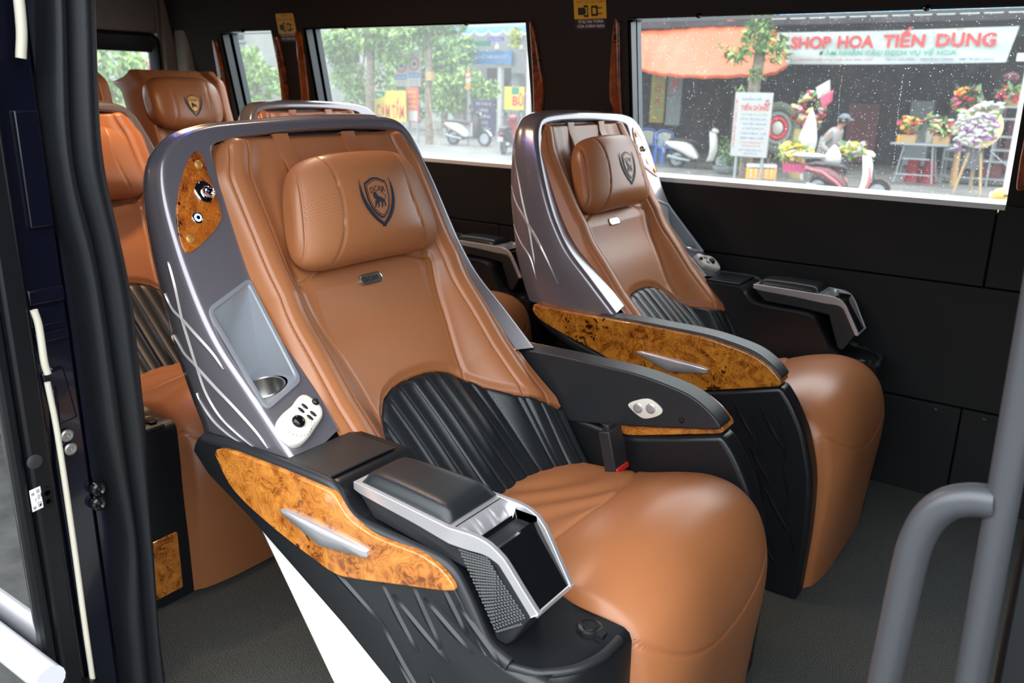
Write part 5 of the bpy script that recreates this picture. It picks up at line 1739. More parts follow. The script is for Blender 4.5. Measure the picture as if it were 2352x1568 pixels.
building('pale house behind the trees of the middle window', -38, -24, 34, 9, 'wall_pale', [(-36, -34, 2.2, 4.4), (-32.5, -30.5, 2.2, 4.4), (-29, -27.5, 1.0, 3.0)])
building('cream house with a dark window, seen in the small rear window', -60, -38.5, 31, 10, 'wall_pale', [(-41.2, -39.7, 3.25, 4.1), (-46, -44, 2.5, 4)])

# hanging strips inside the shop
o = board('hanging_banner', 'dull yellow hanging strip with red characters inside the shop', 'banner', -10.10, -9.70, .25, 1.6, 20.6, 'yellow_dull', thick=.02, mats=('sc_red', 'green_board'),
      extra=lambda q, y: [txt(q, c, -9.90, y, z, .16, None, m_, .03) for c, z, m_ in (('H', 1.33, 0), ('O', 1.02, 0), ('A', .72, 0), ('I', .45, 1))])
o = board('hanging_banner', 'grey hanging board with a red letter N inside the shop', 'banner', -9.67, -9.26, .20, 1.6, 20.65, 'wall_grey', thick=.02, mats=('sc_red', 'sc_dark'),
      extra=lambda q, y: [txt(q, 'N', -9.46, y, 1.10, .26, .2, 0, .06), txt(q, 'HOA TƯƠI', -9.46, y, .92, .05, .34, 1)])

# ---- shop signboard on the pavement
def sb(q, y):
    txt(q, 'SHOP HOA TƯƠI', -6.46, y, .905, .038, .42, 2)
    txt(q, 'TIẾN DŨNG', -6.38, y, .70, .095, .60, 0, .03)
    txt(q, 'GÓI TRANG TRÍ HOA CƯỚI', -6.38, y, .60, .032, .54, 1)
    for i, s in enumerate(('KẾT HOA CHỮ, LẴNG HOA', 'HOA GIỎ, CÂU ĐỐI', 'XE CƯỚI, CỔNG CƯỚI, Ô TÔ', 'BÓNG BAY, NƠ', 'ĐIỆN HOA CƯỚI')):
        txt(q, s, -6.38+(.02 if i % 2 else 0), y, .50-i*.098, .036, .56-.05*(i % 3), 2)
    txt(q, '15 NGÕ 1 ĐÔNG QUAN', -6.38, y, .02, .03, .5, 0); txt(q, 'GIAO HOA TẬN NƠI', -6.38, y, -.05, .028, .4, 0)
    txt(q, 'ĐT: 0968 678 527', -6.38, y, -.14, .03, .5, 2); txt(q, '0987 497 287', -6.38, y, -.21, .028, .3, 2)
    # upright red line on the left edge
    vs, fs, w = text_polys('NHẬN ĐẶT HOA CƯỚI', 0.0)
    q.add([Vector((-6.775-b*.045+.02, y, .42+a*(1.0/w))) for a, b in vs], fs, 0)
    blossoms(q, [(-6.12, y, .90), (-6.09, y-.005, .83), (-6.16, y, .83)], .035, [0], 3)
sb_root = board('signboard', 'white flower shop signboard with red and blue lines standing on the pavement', 'sign', -6.83, -6.02, -.27, 1.06, 18, 'board_white', posts=(-6.70, -6.12), mats=('txt_red', 'txt_green', 'txt_blue'), extra=sb)
sb_root.scale = (.922, 1, .922); sb_root.location = (-5.925, 16.6, -.5)
for ch in list(sb_root.children):
    if ch.name.startswith('post'): ch.location.z -= .12
# ---- round wreath like a tyre, on a stand
root = empty('funeral_wreath', (-6.0, 18.5, GZ)); tag(root, 'round grey green wreath leaning beside the signboard', 'wreath'); f0 = root.location.copy(); f = lambda p: p-f0
c = Vector((-6.03, 18.5, .32)); ax = Vector((.55, -.80, .12)).normalized(); u_ = ax.cross(Vector((0, 0, 1))).normalized(); v_ = u_.cross(ax)
def torus(R, r, m, sc=1.15):
    q = MB(); q.tube([c+u_*math.cos(a)*R+v_*math.sin(a)*R*sc for a in [2*math.pi*k/36 for k in range(36)]], r, 10, 0, closed=True); return q
torus(.40, .10, 0).build('outer_ring', [M['wreath_grey']], root, fn=f); torus(.27, .05, 0).build('grey_ring', [M['wall_grey']], root, fn=f); torus(.18, .045, 0).build('red_ring', [M['f_red']], root, fn=f)
q = MB(); q.ball(c, .13, 14, 8, 0, (1, .4, 1.15)); blossoms(q, scatter(c, .1, .05, .12, 10, 5), .035, [0], 6); q.build('white_centre', [M['f_white']], root, fn=f)
q = MB(); q.tube([c+Vector((0, .06, .1)), Vector((-6.2, 18.6, GZ))], .02, 6); q.tube([c+Vector((0, .06, .1)), Vector((-5.8, 18.6, GZ))], .02, 6); q.build('stand', [M['wood_o']], root, fn=f)

# ---- street tree with ivy in front of the awning
tree('street_tree', 'knotty street tree with hanging leaves in front of the orange awning', [(-6.08, 16.95, GZ), (-6.08, 16.95, .6), (-6.07, 16.95, 1.2), (-6.03, 16.95, 1.6), (-5.99, 16.95, 2.1), (-5.94, 16.95, 3.0)], .13, .10,
     [(-6.44, 16.8, 1.75, .26, .2, .22), (-6.05, 16.8, 2.1, .34, .25, .42), (-5.70, 16.8, 1.85, .26, .2, .26), (-6.73, 16.75, 1.93, .12, .1, .1), (-6.0, 16.8, 1.38, .18, .16, .16), (-5.52, 16.8, 1.85, .16, .14, .3), (-6.0, 16.9, 2.8, .5, .3, .4), (-6.3, 16.85, 1.05, .12, .1, .12)], 560, .060, 11, weights=(0, 0, 1, 1, 2), branches=False)
# ---- potted shrub
root = empty('potted_shrub', (-6.62, 17.4, GZ)); tag(root, 'leafy potted shrub in a round grey planter beside the white moped', 'plant'); f0 = root.location.copy(); f = lambda p: p-f0
q = MB(); q.lathe(f0, (0, 0, 1), [(0, .20), (.08, .30), (.16, .33), (.16, .28), (.12, .26)], 24); q.build('planter', [M['wall_grey']], root, fn=f, angle=50)
q = MB(); leaves(q, [(-6.62, 17.4, -.22, .24, .22, .26), (-6.72, 17.38, .02, .14, .14, .14), (-6.5, 17.4, -.3, .2, .2, .2)], 330, .045, [0, 0, 1], 21); q.build('foliage', [M['leaf_dark'], M['leaf']], root, fn=f, smooth=False, weld=False)
# ---- crate with foam lid
root = empty('crate', (-5.72, 16.85, GZ)); tag(root, 'orange yellow slatted crate with a white lid on the pavement', 'crate'); f0 = root.location.copy(); f = lambda p: p-f0
q = MB(); R = Matrix.Rotation(.35, 3, 'Z'); cc = Vector((-5.72, 16.85, GZ+.12))
for k in range(3): q.box(cc+Vector((0, 0, -.075+k*.075)), (.56, .40, .055), 0, R)
q.box(cc, (.54, .38, .20), 0, R)
for sx in (-1, 1):
    for sy in (-1, 1): q.box(cc+R @ Vector((sx*.265, sy*.185, 0)), (.05, .05, .24), 0, R)
for k in range(5): q.box(cc+R @ Vector((-.2+k*.1, -.2, 0)), (.02, .012, .22), 1, R)
q.build('slats', [M['crate'], M['foam']], root, fn=f, bevel=(.006, 1))
q = MB(); q.box(cc+Vector((0, 0, .15)), (.58, .42, .06), 0, R); q.build('lid', [M['foam']], root, fn=f, bevel=(.015, 2))

# ---- plastic chairs
def pchair(x, y, rz, label):
    root = empty('plastic_chair', (x, y, GZ), rz); tag(root, label, 'chair', 'blue plastic chairs by the shop')
    q = MB(); q.box((0, 0, .40), (.42, .40, .03)); q.build('seat', [M['plastic_blue']], root, bevel=(.012, 2))
    for sx in (-1, 1):
        for sy in (-1, 1):
            q = MB(); q.prism([(sx*.19-.03, sy*.18-.02, .40), (sx*.19+.03, sy*.18-.02, .40), (sx*.19+.03, sy*.18+.02, .40), (sx*.19-.03, sy*.18+.02, .40)], [(sx*.21-.02, sy*.2-.015, 0), (sx*.21+.02, sy*.2-.015, 0), (sx*.21+.02, sy*.2+.015, 0), (sx*.21-.02, sy*.2+.015, 0)])
            q.build('leg', [M['plastic_blue']], root)
    q = MB(); P = smooth_path([(-.21, .18, .42), (-.23, .20, .60), (-.18, .22, .74), (0, .23, .78), (.18, .22, .74), (.23, .20, .60), (.21, .18, .42)], 5); q.tube(P, .022, 8)
    for sx in (-1, 1): q.tube(smooth_path([(sx*.22, .20, .60), (sx*.24, .0, .60), (sx*.22, -.16, .56), (sx*.20, -.17, .42)], 5), .018, 8)
    q.build('frame', [M['plastic_blue']], root, angle=60)
    q = MB(); q.grid([[(-.17+.34*j/8, .205+.02*math.sin(math.pi*j/8), .42+.32*i/6-.04*((j-4)/4)**2*(i/6)) for j in range(9)] for i in range(7)]); q.build('backrest', [M['plastic_pale']], root)
    return root
pchair(-8.55, 18.5, .9, 'blue plastic chair with pale back beside the white moped')
pchair(-9.25, 19.0, .9, 'blue plastic chair further left, half hidden by the seat headrest')

# ---- scooters
def scooter(name, label, loc, rz, body, shield, seat, accent, sc=1.0, step=True, kind='scooter', lampm='chrome'):
    root = empty(name, loc, rz); tag(root, label, kind)
    root.scale = (sc, sc, sc)
    # x forward, z up from ground
    for nm, cx in (('wheel', -.60), ('wheel', .62)):
        q = MB(); q.tube([(cx+.215*math.cos(a), 0, .245+.215*math.sin(a)) for a in [2*math.pi*k/26 for k in range(26)]], .045, 8, 0, closed=True)
        q.lathe((cx, -.03, .245), (0, 1, 0), [(0, .05), (0, .165), (.012, .17), (.048, .17), (.06, .165), (.06, .05)], 20, 1)
        q.build(nm, [M['tyre'], M['steel_o']], root, angle=50)
    def loft(secs, nm, mts, n=14, parent=root):
        # secs: (x, zc, half width, half height)
        rows = []
        for x, zc, hw, hh in secs:
            rows.append([Vector((x, math.copysign(abs(math.cos(a))**.8, math.cos(a))*hw, zc+math.copysign(abs(math.sin(a))**.8, math.sin(a))*hh)) for a in [2*math.pi*k/n for k in range(n)]])
        q = MB(); q.grid(rows, 0, cj=True); q.add(rows[0], [tuple(range(n))]); q.add(rows[-1], [tuple(range(n))])
        return q.build(nm, [mts], parent, angle=60)
    loft([(-.92, .66, .06, .03), (-.80, .63, .12, .09), (-.60, .60, .16, .14), (-.40, .55, .17, .18), (-.22, .46, .16, .19), (-.08, .36, .15, .12), (.0, .28, .14, .06)], 'body', M[body])
    loft([(-.84, .73, .09, .02), (-.7, .755, .14, .045), (-.4, .75, .15, .055), (-.12, .72, .12, .05), (-.04, .68, .06, .03)], 'saddle', M[seat])
    q = MB(); q.box((.12, 0, .27), (.46, .28, .06)); q.build('footboard', [M[accent]], root, bevel=(.015, 2))
    # front shield and nose
    rows = []
    for z, x, w in ((.24, .34, .15), (.40, .40, .19), (.58, .42, .21), (.76, .40, .19), (.92, .36, .13), (1.0, .34, .09)):
        rows.append([Vector((x+.10*(1-(t/4)**2)-.03, w*t/4, z)) for t in range(-4, 5)])
    q = MB(); q.grid(rows); q.grid([[p-Vector((.06, 0, 0)) for p in r_] for r_ in rows])
    for e in (0, -1): q.grid([[r_[e] for r_ in rows], [r_[e]-Vector((.06, 0, 0)) for r_ in rows]])
    q.build('front_shield', [M[shield]], root, angle=60)
    loft([(.28, .99, .07, .04), (.34, 1.02, .12, .07), (.42, 1.01, .10, .06), (.47, .99, .05, .03)], 'headlight_cowl', M[shield])
    q = MB(); q.ball((.46, 0, .99), .055, 12, 8, 0, (.5, 1, .8)); q.build('headlight', [M[lampm]], root)
    q = MB(); q.tube(smooth_path([(.22, -.34, 1.02), (.28, -.2, 1.02), (.36, 0, 1.0), (.28, .2, 1.02), (.22, .34, 1.02)], 5), .016, 8)
    q.tube([(.36, 0, 1.0), (.50, 0, .60), (.62, 0, .25)], .028, 8); q.build('handlebar', [M['sc_dark']], root)
    for sy in (-1, 1):
        q = MB(); q.tube([(.28, sy*.2, 1.03), (.24, sy*.25, 1.18)], .006, 6); q.ball((.235, sy*.27, 1.21), .05, 10, 6, 0, (.25, 1, .7)); q.build('mirror', [M['sc_dark']], root)
    rows = [[Vector((.62+.27*math.cos(a)*1.0, y, .245+.27*math.sin(a))) for a in [math.radians(20+t*14) for t in range(10)]] for y in (-.07, -.03, .03, .07)]
    q = MB(); q.grid(rows); q.build('front_fender', [M[body]], root)
    q = MB(); q.ball((-.90, 0, .60), .05, 10, 6, 0, (.6, 1.4, .8)); q.build('tail_light', [M['sc_red']], root)
    q = MB(); q.box((-.96, 0, .45), (.015, .16, .12), 0, Matrix.Rotation(-.2, 3, 'Y')); q.build('number_plate', [M['foam']], root)
    q = MB(); q.tube([(-.2, -.13, .22), (-.5, -.17, .26), (-.8, -.17, .32)], [.03, .045, .05], 10); q.build('exhaust', [M['steel_o']], root, angle=50)
    q = MB(); q.box((-.35, 0, .26), (.5, .16, .14)); q.box((-.1, .12, .1), (.03, .03, .2)); q.build('engine', [M['sc_dark']], root, bevel=(.02, 2))
    return root
scooter('moped', 'old white moped with round front shield beside the potted shrub', (-7.55, 18.0, GZ), .12, 'sc_white', 'sc_white', 'sc_dark', 'sc_dark', .84)
s3 = scooter('scooter', 'maroon and pink scooter loaded with flowers in front of the person', (-3.44, 14.35, GZ), .02, 'sc_maroon', 'sc_white', 'sc_dark', 'sc_maroon', .76)
for nm, pts, w in (('pink_side_panel', [(-.85, .66), (-.5, .60), (-.2, .42), (-.05, .30)], .03), ('pink_leg_edge', [(.28, .92), (.44, .70), (.46, .50), (.42, .26)], .035)):
    q = MB(); q.tube([(x, -.19 if nm[5] == 's' else -.12, z) for x, z in pts], [.012, w, w, .015], 8); q.build(nm, [M['sc_pink']], s3, angle=60)
q = MB(); q.box((.18, 0, 1.16), (.02, .36, .22), 0, Matrix.Rotation(.35, 3, 'Y')); q.build('windscreen', [M['foam']], s3, bevel=(.01, 1))
scooter('scooter', 'white scooter parked by the navy board in the middle window', (-15.70, 20.1, GZ), .05, 'sc_white', 'sc_dark', 'sc_dark', 'sc_dark', .92)
m2 = scooter('motorcycle', 'dark motorcycle with red tank parked in front of the white scooter', (-13.15, 18.6, GZ), 1.9, 'sc_dark', 'sc_red', 'sc_dark', 'sc_dark', .90, kind='motorcycle')
scooter('scooter', 'yellow scooter nose at the lower right corner of the large window', (-.49, 9.0, GZ), math.pi+.1, 'sc_yellow', 'sc_yellow', 'sc_dark', 'sc_dark', .80)

# ---- person seated behind the scooter, leaning to the right
def skin_body(name, pts, edges, radii, mt, parent, root_i=0, levels=1):
    me = bpy.data.meshes.new(name); me.from_pydata(pts, edges, []); me.materials.append(mt)
    o = bpy.data.objects.new(name, me); COL.objects.link(o)
    if parent is not None: o.parent = parent
    sk = o.modifiers.new('skin', 'SKIN'); sk.use_smooth_shade = True
    for i, r in enumerate(radii):
        v = me.skin_vertices[0].data[i]
        v.radius = r if isinstance(r, tuple) else (r, r); v.use_root = (i == root_i)
    ss = o.modifiers.new('subsurf', 'SUBSURF'); ss.levels = levels; ss.render_levels = levels
    return o
pr = empty('person', (-4.55, 17.0, GZ)); tag(pr, 'person in grey jacket and blue grey cap bent over flowers on the scooter', 'person')
B0 = pr.location
def L(x, y, z): return (x-B0.x, y-B0.y, z-B0.z)
# pelvis, spine, neck, head, arms, legs (sitting on a low stool, leaning forward to +x)
pts = [L(-4.62, 17.05, -.20), L(-4.56, 17.05, .05), L(-4.46, 17.04, .30), L(-4.36, 17.03, .42), L(-4.31, 17.02, .50), L(-4.275, 17.0, .57), L(-4.27, 17.0, .635),
       L(-4.46, 16.84, .34), L(-4.60, 16.76, .12), L(-4.43, 16.70, .01), L(-4.36, 16.69, .0),
       L(-4.40, 17.22, .33), L(-4.42, 17.25, .12), L(-4.27, 17.15, .03), L(-4.20, 17.12, .02),
       L(-4.42, 16.92, -.17), L(-4.20, 16.88, -.16), L(-4.22, 16.88, -.50), L(-4.12, 16.86, -.59),
       L(-4.42, 17.18, -.17), L(-4.20, 17.20, -.16), L(-4.22, 17.20, -.50), L(-4.12, 17.22, -.59)]
ed = [(0, 1), (1, 2), (2, 3), (3, 4), (4, 5), (5, 6), (2, 7), (7, 8), (8, 9), (9, 10), (2, 11), (11, 12), (12, 13), (13, 14), (0, 15), (15, 16), (16, 17), (17, 18), (0, 19), (19, 20), (20, 21), (21, 22)]
rad = [.13, .12, .13, .06, .05, .085, .075, .055, .042, .03, .025, .055, .042, .03, .025, .08, .06, .045, .04, .08, .06, .045, .04]
skin_body('body', pts, ed, rad, M['skin'], pr, levels=2)
jk = list(range(0, 4))+[7, 8, 9, 11, 12, 13]; mp_ = {a: i for i, a in enumerate(jk)}
skin_body('jacket', [pts[i] for i in jk], [(mp_[a], mp_[b]) for a, b in ed if a in mp_ and b in mp_], [.175, .165, .165, .085, .085, .07, .055, .085, .07, .055], M['jacket'], pr, levels=2)
tk = [0, 15, 16, 17, 19, 20, 21]; mp_ = {a: i for i, a in enumerate(tk)}
skin_body('trousers', [pts[i] for i in tk], [(mp_[a], mp_[b]) for a, b in ed if a in mp_ and b in mp_], [.16, .10, .08, .06, .10, .08, .06], M['trouser'], pr, levels=2)
hc = Vector(L(-4.265, 16.995, .585))
q = MB(); q.ball(hc+Vector((.085, -.0, -.005)), .022, 8, 6, 0, (1, .7, 1.2)); q.ball(hc+Vector((.065, 0, -.055)), .02, 8, 5, 1, (.8, 1.3, .5))
for sy in (-1, 1):
    q.ball(hc+Vector((.07, sy*.033, .015)), .011, 8, 6, 2); q.ball(hc+Vector((-.01, sy*.083, -.005)), .025, 8, 6, 0, (.8, .4, 1.3))
    q.box(hc+Vector((.073, sy*.033, .033)), (.012, .03, .007), 3)
q.build('face', [M['skin'], M['sc_maroon'], M['foam'], M['hair']], pr)
q = MB(); q.ball(hc+Vector((-.03, 0, .012)), .098, 14, 10, 0, (1, .92, .95)); q.build('hair', [M['hair']], pr)
q = MB()
rows = []
for i in range(7):
    th = math.radians(90*i/6); rows.append([hc+Vector((-.012+.112*math.cos(a)*math.cos(th), .10*math.sin(a)*math.cos(th), .035+.085*math.sin(th))) for a in [2*math.pi*k/18 for k in range(18)]])
q.grid(rows, 0, cj=True)
q.grid([[hc+Vector((.075+t*.10-.02*abs(s)*t, s*.078*(1-.25*t), .042-.035*t-.012*abs(s))) for s in (-1, -.5, 0, .5, 1)] for t in (0, .5, 1)])
q.build('cap', [M['cap']], pr, angle=60)
for hp_, tip in ((10, (.05, .02, -.02)), (14, (.05, -.02, -.02))):
    base = Vector(pts[hp_]); q = MB(); q.ball(base+Vector((.02, 0, 0)), .034, 10, 6, 0, (1.2, .8, .55))
    for k in range(4): q.tube([base+Vector((.045, -.025+.017*k, .004)), base+Vector((.075+.006*(k in (1, 2)), -.027+.018*k, -.004)), base+Vector((.095+.008*(k in (1, 2)), -.027+.018*k, -.022))], [.009, .0085, .007], 6)
    q.tube([base+Vector((.01, -.03, .0)), base+Vector((.04, -.048, -.008)), base+Vector((.062, -.046, -.016))], [.011, .0095, .008], 6)
    q.build('hand', [M['skin']], pr, angle=70)
q = MB(); q.lathe((-4.62, 17.05, GZ), (0, 0, 1), [(0, .17), (.03, .16), (.27, .13), (.29, .14), (.29, .001)], 16); tag(q.build('stool', [M['plastic_red']]), 'low red plastic stool under the person', 'stool')

# ---- flowers
bouquet('tall bouquet of red anthuriums, pink wraps and cream blooms in a straw basket', (-5.25, 17.6, GZ), (-5.10, 17.55, .72), .36, .22, .40, ('f_red', 'f_pink', 'f_cream', 'f_white'), [0, 0, 1, 2, 2, 3], 46, .07, 31, ('pot', .98, .16, .14, 'basket'), nleaf=50)
q = MB()
for dx, dz, r_, m_ in ((.28, .40, .5, 0), (.38, .22, .9, 1), (.05, -.28, -.3, 1)):
    R = Euler((.2, -.5, r_)).to_matrix(); p = Vector((-5.10+dx, 17.3, .72+dz)); q.add([p+R @ Vector(v) for v in ((-.14, 0, -.12), (.12, .03, -.10), (.18, 0, .13), (-.10, .04, .10))], [(0, 1, 2, 3)], m_)
q.build('ribbon', [M['f_white'], M['f_pink']], bpy.data.objects['flower_arrangement'], fn=lambda p: p-bpy.data.objects['flower_arrangement'].location, smooth=False)
bouquet('bed of yellow flowers on the rear of the pink scooter', (-4.62, 15.4, -.30), (-4.64, 15.4, .04), .30, .22, .17, ('f_yellow', 'f_white', 'f_cream'), [0, 0, 0, 0, 1, 2], 60, .055, 41, ('box', .34, .3, .16, 'f_magenta'), nleaf=40, leafmats=('leaf', 'leaf_yellow'), leafsize=.12)
bouquet('white and yellow flowers on the saddle of the pink scooter', (-3.70, 15.45, -.02), (-3.66, 15.4, .14), .16, .14, .14, ('f_white', 'f_yellow'), [0, 0, 0, 1], 26, .048, 51, None, nleaf=22, leafmats=('leaf_dark', 'leaf_yellow'), leafsize=.14)
def bag(label, c, rx, ry, rz, spike):
    q = MB(); rnd_ = random.Random(int(c[0]*100)); rows = []
    for i in range(9):
        th = math.pi*i/8; row = []
        for j in range(14):
            a = 2*math.pi*j/14; k = 1+.13*math.sin(3*a+i)+.08*rnd_.random()
            zz = math.cos(th); top = spike*max(0, zz)**3
            row.append((c[0]+math.sin(th)*math.cos(a)*rx*k*(1-.3*max(0, zz)), c[1]+math.sin(th)*math.sin(a)*ry*k, c[2]+zz*rz+top))
        rows.append(row)
    q.grid(rows, 0, cj=True); tag(q.build('plastic_bag', [M['bag']], angle=70), label, 'bag', 'white plastic bags')
bag('tall white plastic bag hung beside the bent person, handles up', (-4.70, 16.3, .22), .17, .12, .26, .30)
bag('white plastic bag lying on the scooter saddle', (-3.93, 15.2, .0), .15, .12, .12, .10)
q = MB(); q.ball((-4.32, 15.15, .02), .30, 14, 6, 0, (1, .5, .16)); tag(q.build('white_wrap', [M['bag']]), 'flat white wrapping paper on the scooter behind the yellow flowers', 'wrapping')
# folding table with arrangements
root = empty('folding_table', (-3.08, 18.2, GZ)); tag(root, 'grey folding table carrying two flower boxes', 'table'); f0 = root.location.copy(); f = lambda p: p-f0
q = MB(); q.box((-3.08, 18.2, .155), (1.02, .6, .035)); q.build('tabletop', [M['steel_o']], root, fn=f, bevel=(.006, 1))
for x0_, x1_ in ((-3.34, -3.44), (-2.84, -2.76)):
    for yy_ in (17.96, 18.44):
        q = MB(); q.tube([(x0_, yy_ if yy_ < 18 else 18.2, .14), (x1_, yy_, GZ+.06)], .016, 8); q.build('leg', [M['steel_o']], root, fn=f)
for z_ in (-.42, -.12):
    q = MB(); q.tube([(-3.41+(z_+.42)*.2, 17.97, z_), (-2.79-(z_+.42)*.2, 17.97, z_)], .014, 8); q.build('crossbar', [M['steel_o']], root, fn=f)
bouquet('box of orange, yellow and red flowers on the left of the folding table', (-3.30, 18.1, .173), (-3.31, 18.08, .51), .22, .16, .17, ('f_red', 'f_orange', 'f_yellow', 'f_white'), [0, 0, 1, 1, 2, 3], 34, .05, 61, ('box', .27, .2, .15, 'wood_o'), nleaf=30)
bouquet('box of red, cream and white flowers on the right of the folding table', (-2.73, 18.1, .173), (-2.72, 18.08, .47), .23, .16, .19, ('f_red', 'f_cream', 'f_white'), [0, 0, 1, 1, 2], 36, .046, 71, ('box', .27, .2, .15, 'wood_o'), nleaf=30)
bouquet('small red bunch in a tall pale vase at the back of the folding table', (-2.99, 18.35, .173), (-2.98, 18.33, .62), .16, .1, .11, ('f_red', 'f_pink', 'f_white'), [0, 0, 1, 2], 16, .04, 81, ('pot', .28, .06, .065, 'plastic_pale'), nleaf=24)
q = MB(); q.lathe((-3.47, 18.02, .173), (0, 0, 1), [(0, .03), (.12, .035), (.15, .02), (.15, .001)], 12); tag(q.build('vase', [M['f_orange']]), 'little orange vase at the table edge', 'vase')
for x_, lab in ((-3.22, 'red plastic stool under the left end of the folding table'), (-2.92, 'red plastic stool tipped under the right of the folding table')):
    q = MB(); q.lathe((x_, 18.55, GZ+.01), (0, 0, 1), [(0, .15), (.42, .11), (.44, .12), (.44, .001)], 14); tag(q.build('stool', [M['plastic_red']]), lab, 'stool')
# steel shelf
root = empty('steel_rack', (-2.1, 19.0, GZ)); tag(root, 'grey steel plant rack with stepped shelves behind the orchid wreath', 'rack'); f0 = root.location.copy(); f = lambda p: p-f0
for x_, zt in ((-2.74, .04), (-2.2, .05), (-1.92, .86), (-1.55, .90)):
    for yy_ in (18.8, 19.25):
        q = MB(); q.box((x_, yy_, (zt+GZ)/2), (.035, .035, zt-GZ)); q.build('post', [M['steel_o']], root, fn=f)
for x0_, x1_, z_ in ((-2.76, -1.52, -.47), (-2.76, -1.52, -.14), (-2.76, -2.18, .04), (-1.95, -1.52, .08), (-1.95, -1.52, .33), (-1.95, -1.52, .66), (-1.95, -1.52, .88)):
    q = MB(); q.box(((x0_+x1_)/2, 19.02, z_), (x1_-x0_, .5, .03)); q.build('shelf', [M['steel_o']], root, fn=f)
q = MB(); q.tube([(-1.95, 18.78, .06), (-1.5, 18.78, -.3)], .012, 6); q.build('brace', [M['steel_o']], root, fn=f)
q = MB(); q.box((-1.88, 19.0, -.30), (.34, .3, .30)); tag(q.build('box', [M['sc_maroon']]), 'reddish brown box on the lower shelf of the steel rack', 'box')
bouquet('box of deep red flowers on the top shelf of the steel rack', (-1.74, 18.95, .895), (-1.78, 18.9, 1.10), .24, .16, .17, ('f_red', 'f_pink'), [0, 0, 0, 1], 34, .042, 91, ('box', .28, .2, .13, 'wood_o'), nleaf=40)
q = MB(); q.ball((-1.9, 19.6, 1.42), .15, 14, 8, 0, (1, .6, .75)); blossoms(q, scatter((-1.9, 19.55, 1.42), .14, .1, .1, 24, 9), .04, [0], 10); q.tube([(-1.9, 19.65, 1.42), (-1.9, 19.65, GZ)], .015, 6); tag(q.build('flower_ball', [M['sc_maroon']]), 'dark red flower ball above the rack in the shade', 'flowers')
bouquet('tall stand of red blooms with large grey leaves behind the orchid wreath', (-2.47, 18.5, GZ), (-2.47, 18.4, 1.02), .22, .15, .24, ('f_red', 'sc_red', 'f_orange', 'f_pink'), [0, 0, 1, 2, 3], 34, .06, 101, ('pot', 1.2, .07, .05, 'wood_o'), nleaf=45, leafsize=.16, leafmats=('wreath_grey', 'leaf_dark'))
# orchid wreath on an easel
root = empty('orchid_wreath', (-2.03, 17.2, GZ)); tag(root, 'big round wreath of white and purple orchids on a draped easel', 'wreath'); f0 = root.location.copy(); f = lambda p: p-f0
c = Vector((-2.05, 17.2, .54))
q = MB(); q.lathe(c+Vector((.03, .06, 0)), (.35, -1, .1), [(0, .02), (0, .37), (.03, .37), (.05, .32)], 30); q.build('disc', [M['f_cream']], root, fn=f, angle=40)
q = MB(); blossoms(q, [(a, 17.12+random.Random(int(a*999)).uniform(-.05, .03), b) for a, _, b in scatter(c, .36, .1, .36, 150, 111, 0)], .055, [0, 0, 0, 1], 112)
blossoms(q, scatter(c+Vector((-.02, -.05, .05)), .06, .05, .16, 14, 113, 0), .045, [1], 114)
blossoms(q, scatter(c+Vector((.12, -.02, .36)), .28, .1, .09, 26, 115, 0), .05, [0], 116); blossoms(q, scatter(c+Vector((-.30, -.02, -.36)), .10, .06, .10, 10, 117, 0), .04, [0, 1], 118)
o = q.build('blossoms', [M['f_white'], M['f_purple']], root, fn=f, weld=False); o['kind'] = 'stuff'
q = MB(); leaves(q, [(c.x, 17.12, c.z+.1, .4, .1, .4)], 40, .09, [0], 119); q.build('leaves', [M['leaf']], root, fn=f, smooth=False, weld=False)
rows = []
for i in range(7):
    t = i/6; rows.append([Vector((-2.03+(-.14-.06*t)+(.28+.10*t)*j/14, 17.24+.015*math.sin(j*1.7), .20-.40*t-.02*math.sin(j*.9))) for j in range(15)])
q = MB(); q.grid(rows); q.build('drape', [M['grey_cloth']], root, fn=f)
for a, b in (((-2.12, 17.25, .1), (-2.25, 17.15, GZ)), ((-1.93, 17.25, .1), (-1.82, 17.15, GZ)), ((-2.03, 17.3, .1), (-2.03, 17.6, GZ))):
    q = MB(); q.tube([a, b], .022, 8); q.build('leg', [M['wood_o']], root, fn=f)
# white lamp post and bracket at the right edge
q = MB(); q.tube([(-1.34, 16, GZ), (-1.34, 16, 3.2)], .045, 12); q.box((-1.44, 15.95, 1.66), (.16, .1, .12)); tag(q.build('post', [M['foam']]), 'white post at the right end of the shop banner', 'post')

# ---- middle window: trees, boards, kiosk
tree('street_tree', 'straight street tree left of the yellow rice shop board', [(-18.85, 19.2, GZ), (-18.80, 19.2, .8), (-18.73, 19.2, 1.9), (-18.7, 19.2, 3.0)], .15, .11,
     [(-19.9, 19.2, 2.3, .9, .6, .5), (-18.8, 19.0, 2.45, .9, .6, .45), (-17.6, 19.0, 2.5, .8, .6, .35), (-20.1, 19.6, 1.3, .65, .5, .55), (-19.6, 19.5, .6, .6, .4, .5), (-18.0, 19.4, 1.85, .7, .4, .3), (-20.5, 19.6, 2.0, .5, .5, .5)], 1500, .085, 131, group=None, weights=(0, 1, 1, 1, 2, 2))
tree('street_tree', 'dark trunk with a grey meter box right of the traffic sign panel', [(-16.80, 19.6, GZ), (-16.82, 19.6, .8), (-16.78, 19.6, 2.0), (-16.7, 19.6, 3.2)], .12, .10,
     [(-17.0, 19.6, 2.75, .8, .5, .35), (-16.2, 19.8, 2.7, .6, .5, .3), (-16.9, 19.5, 2.35, .35, .3, .3)], 420, .075, 141, weights=(0, 0, 1, 1))
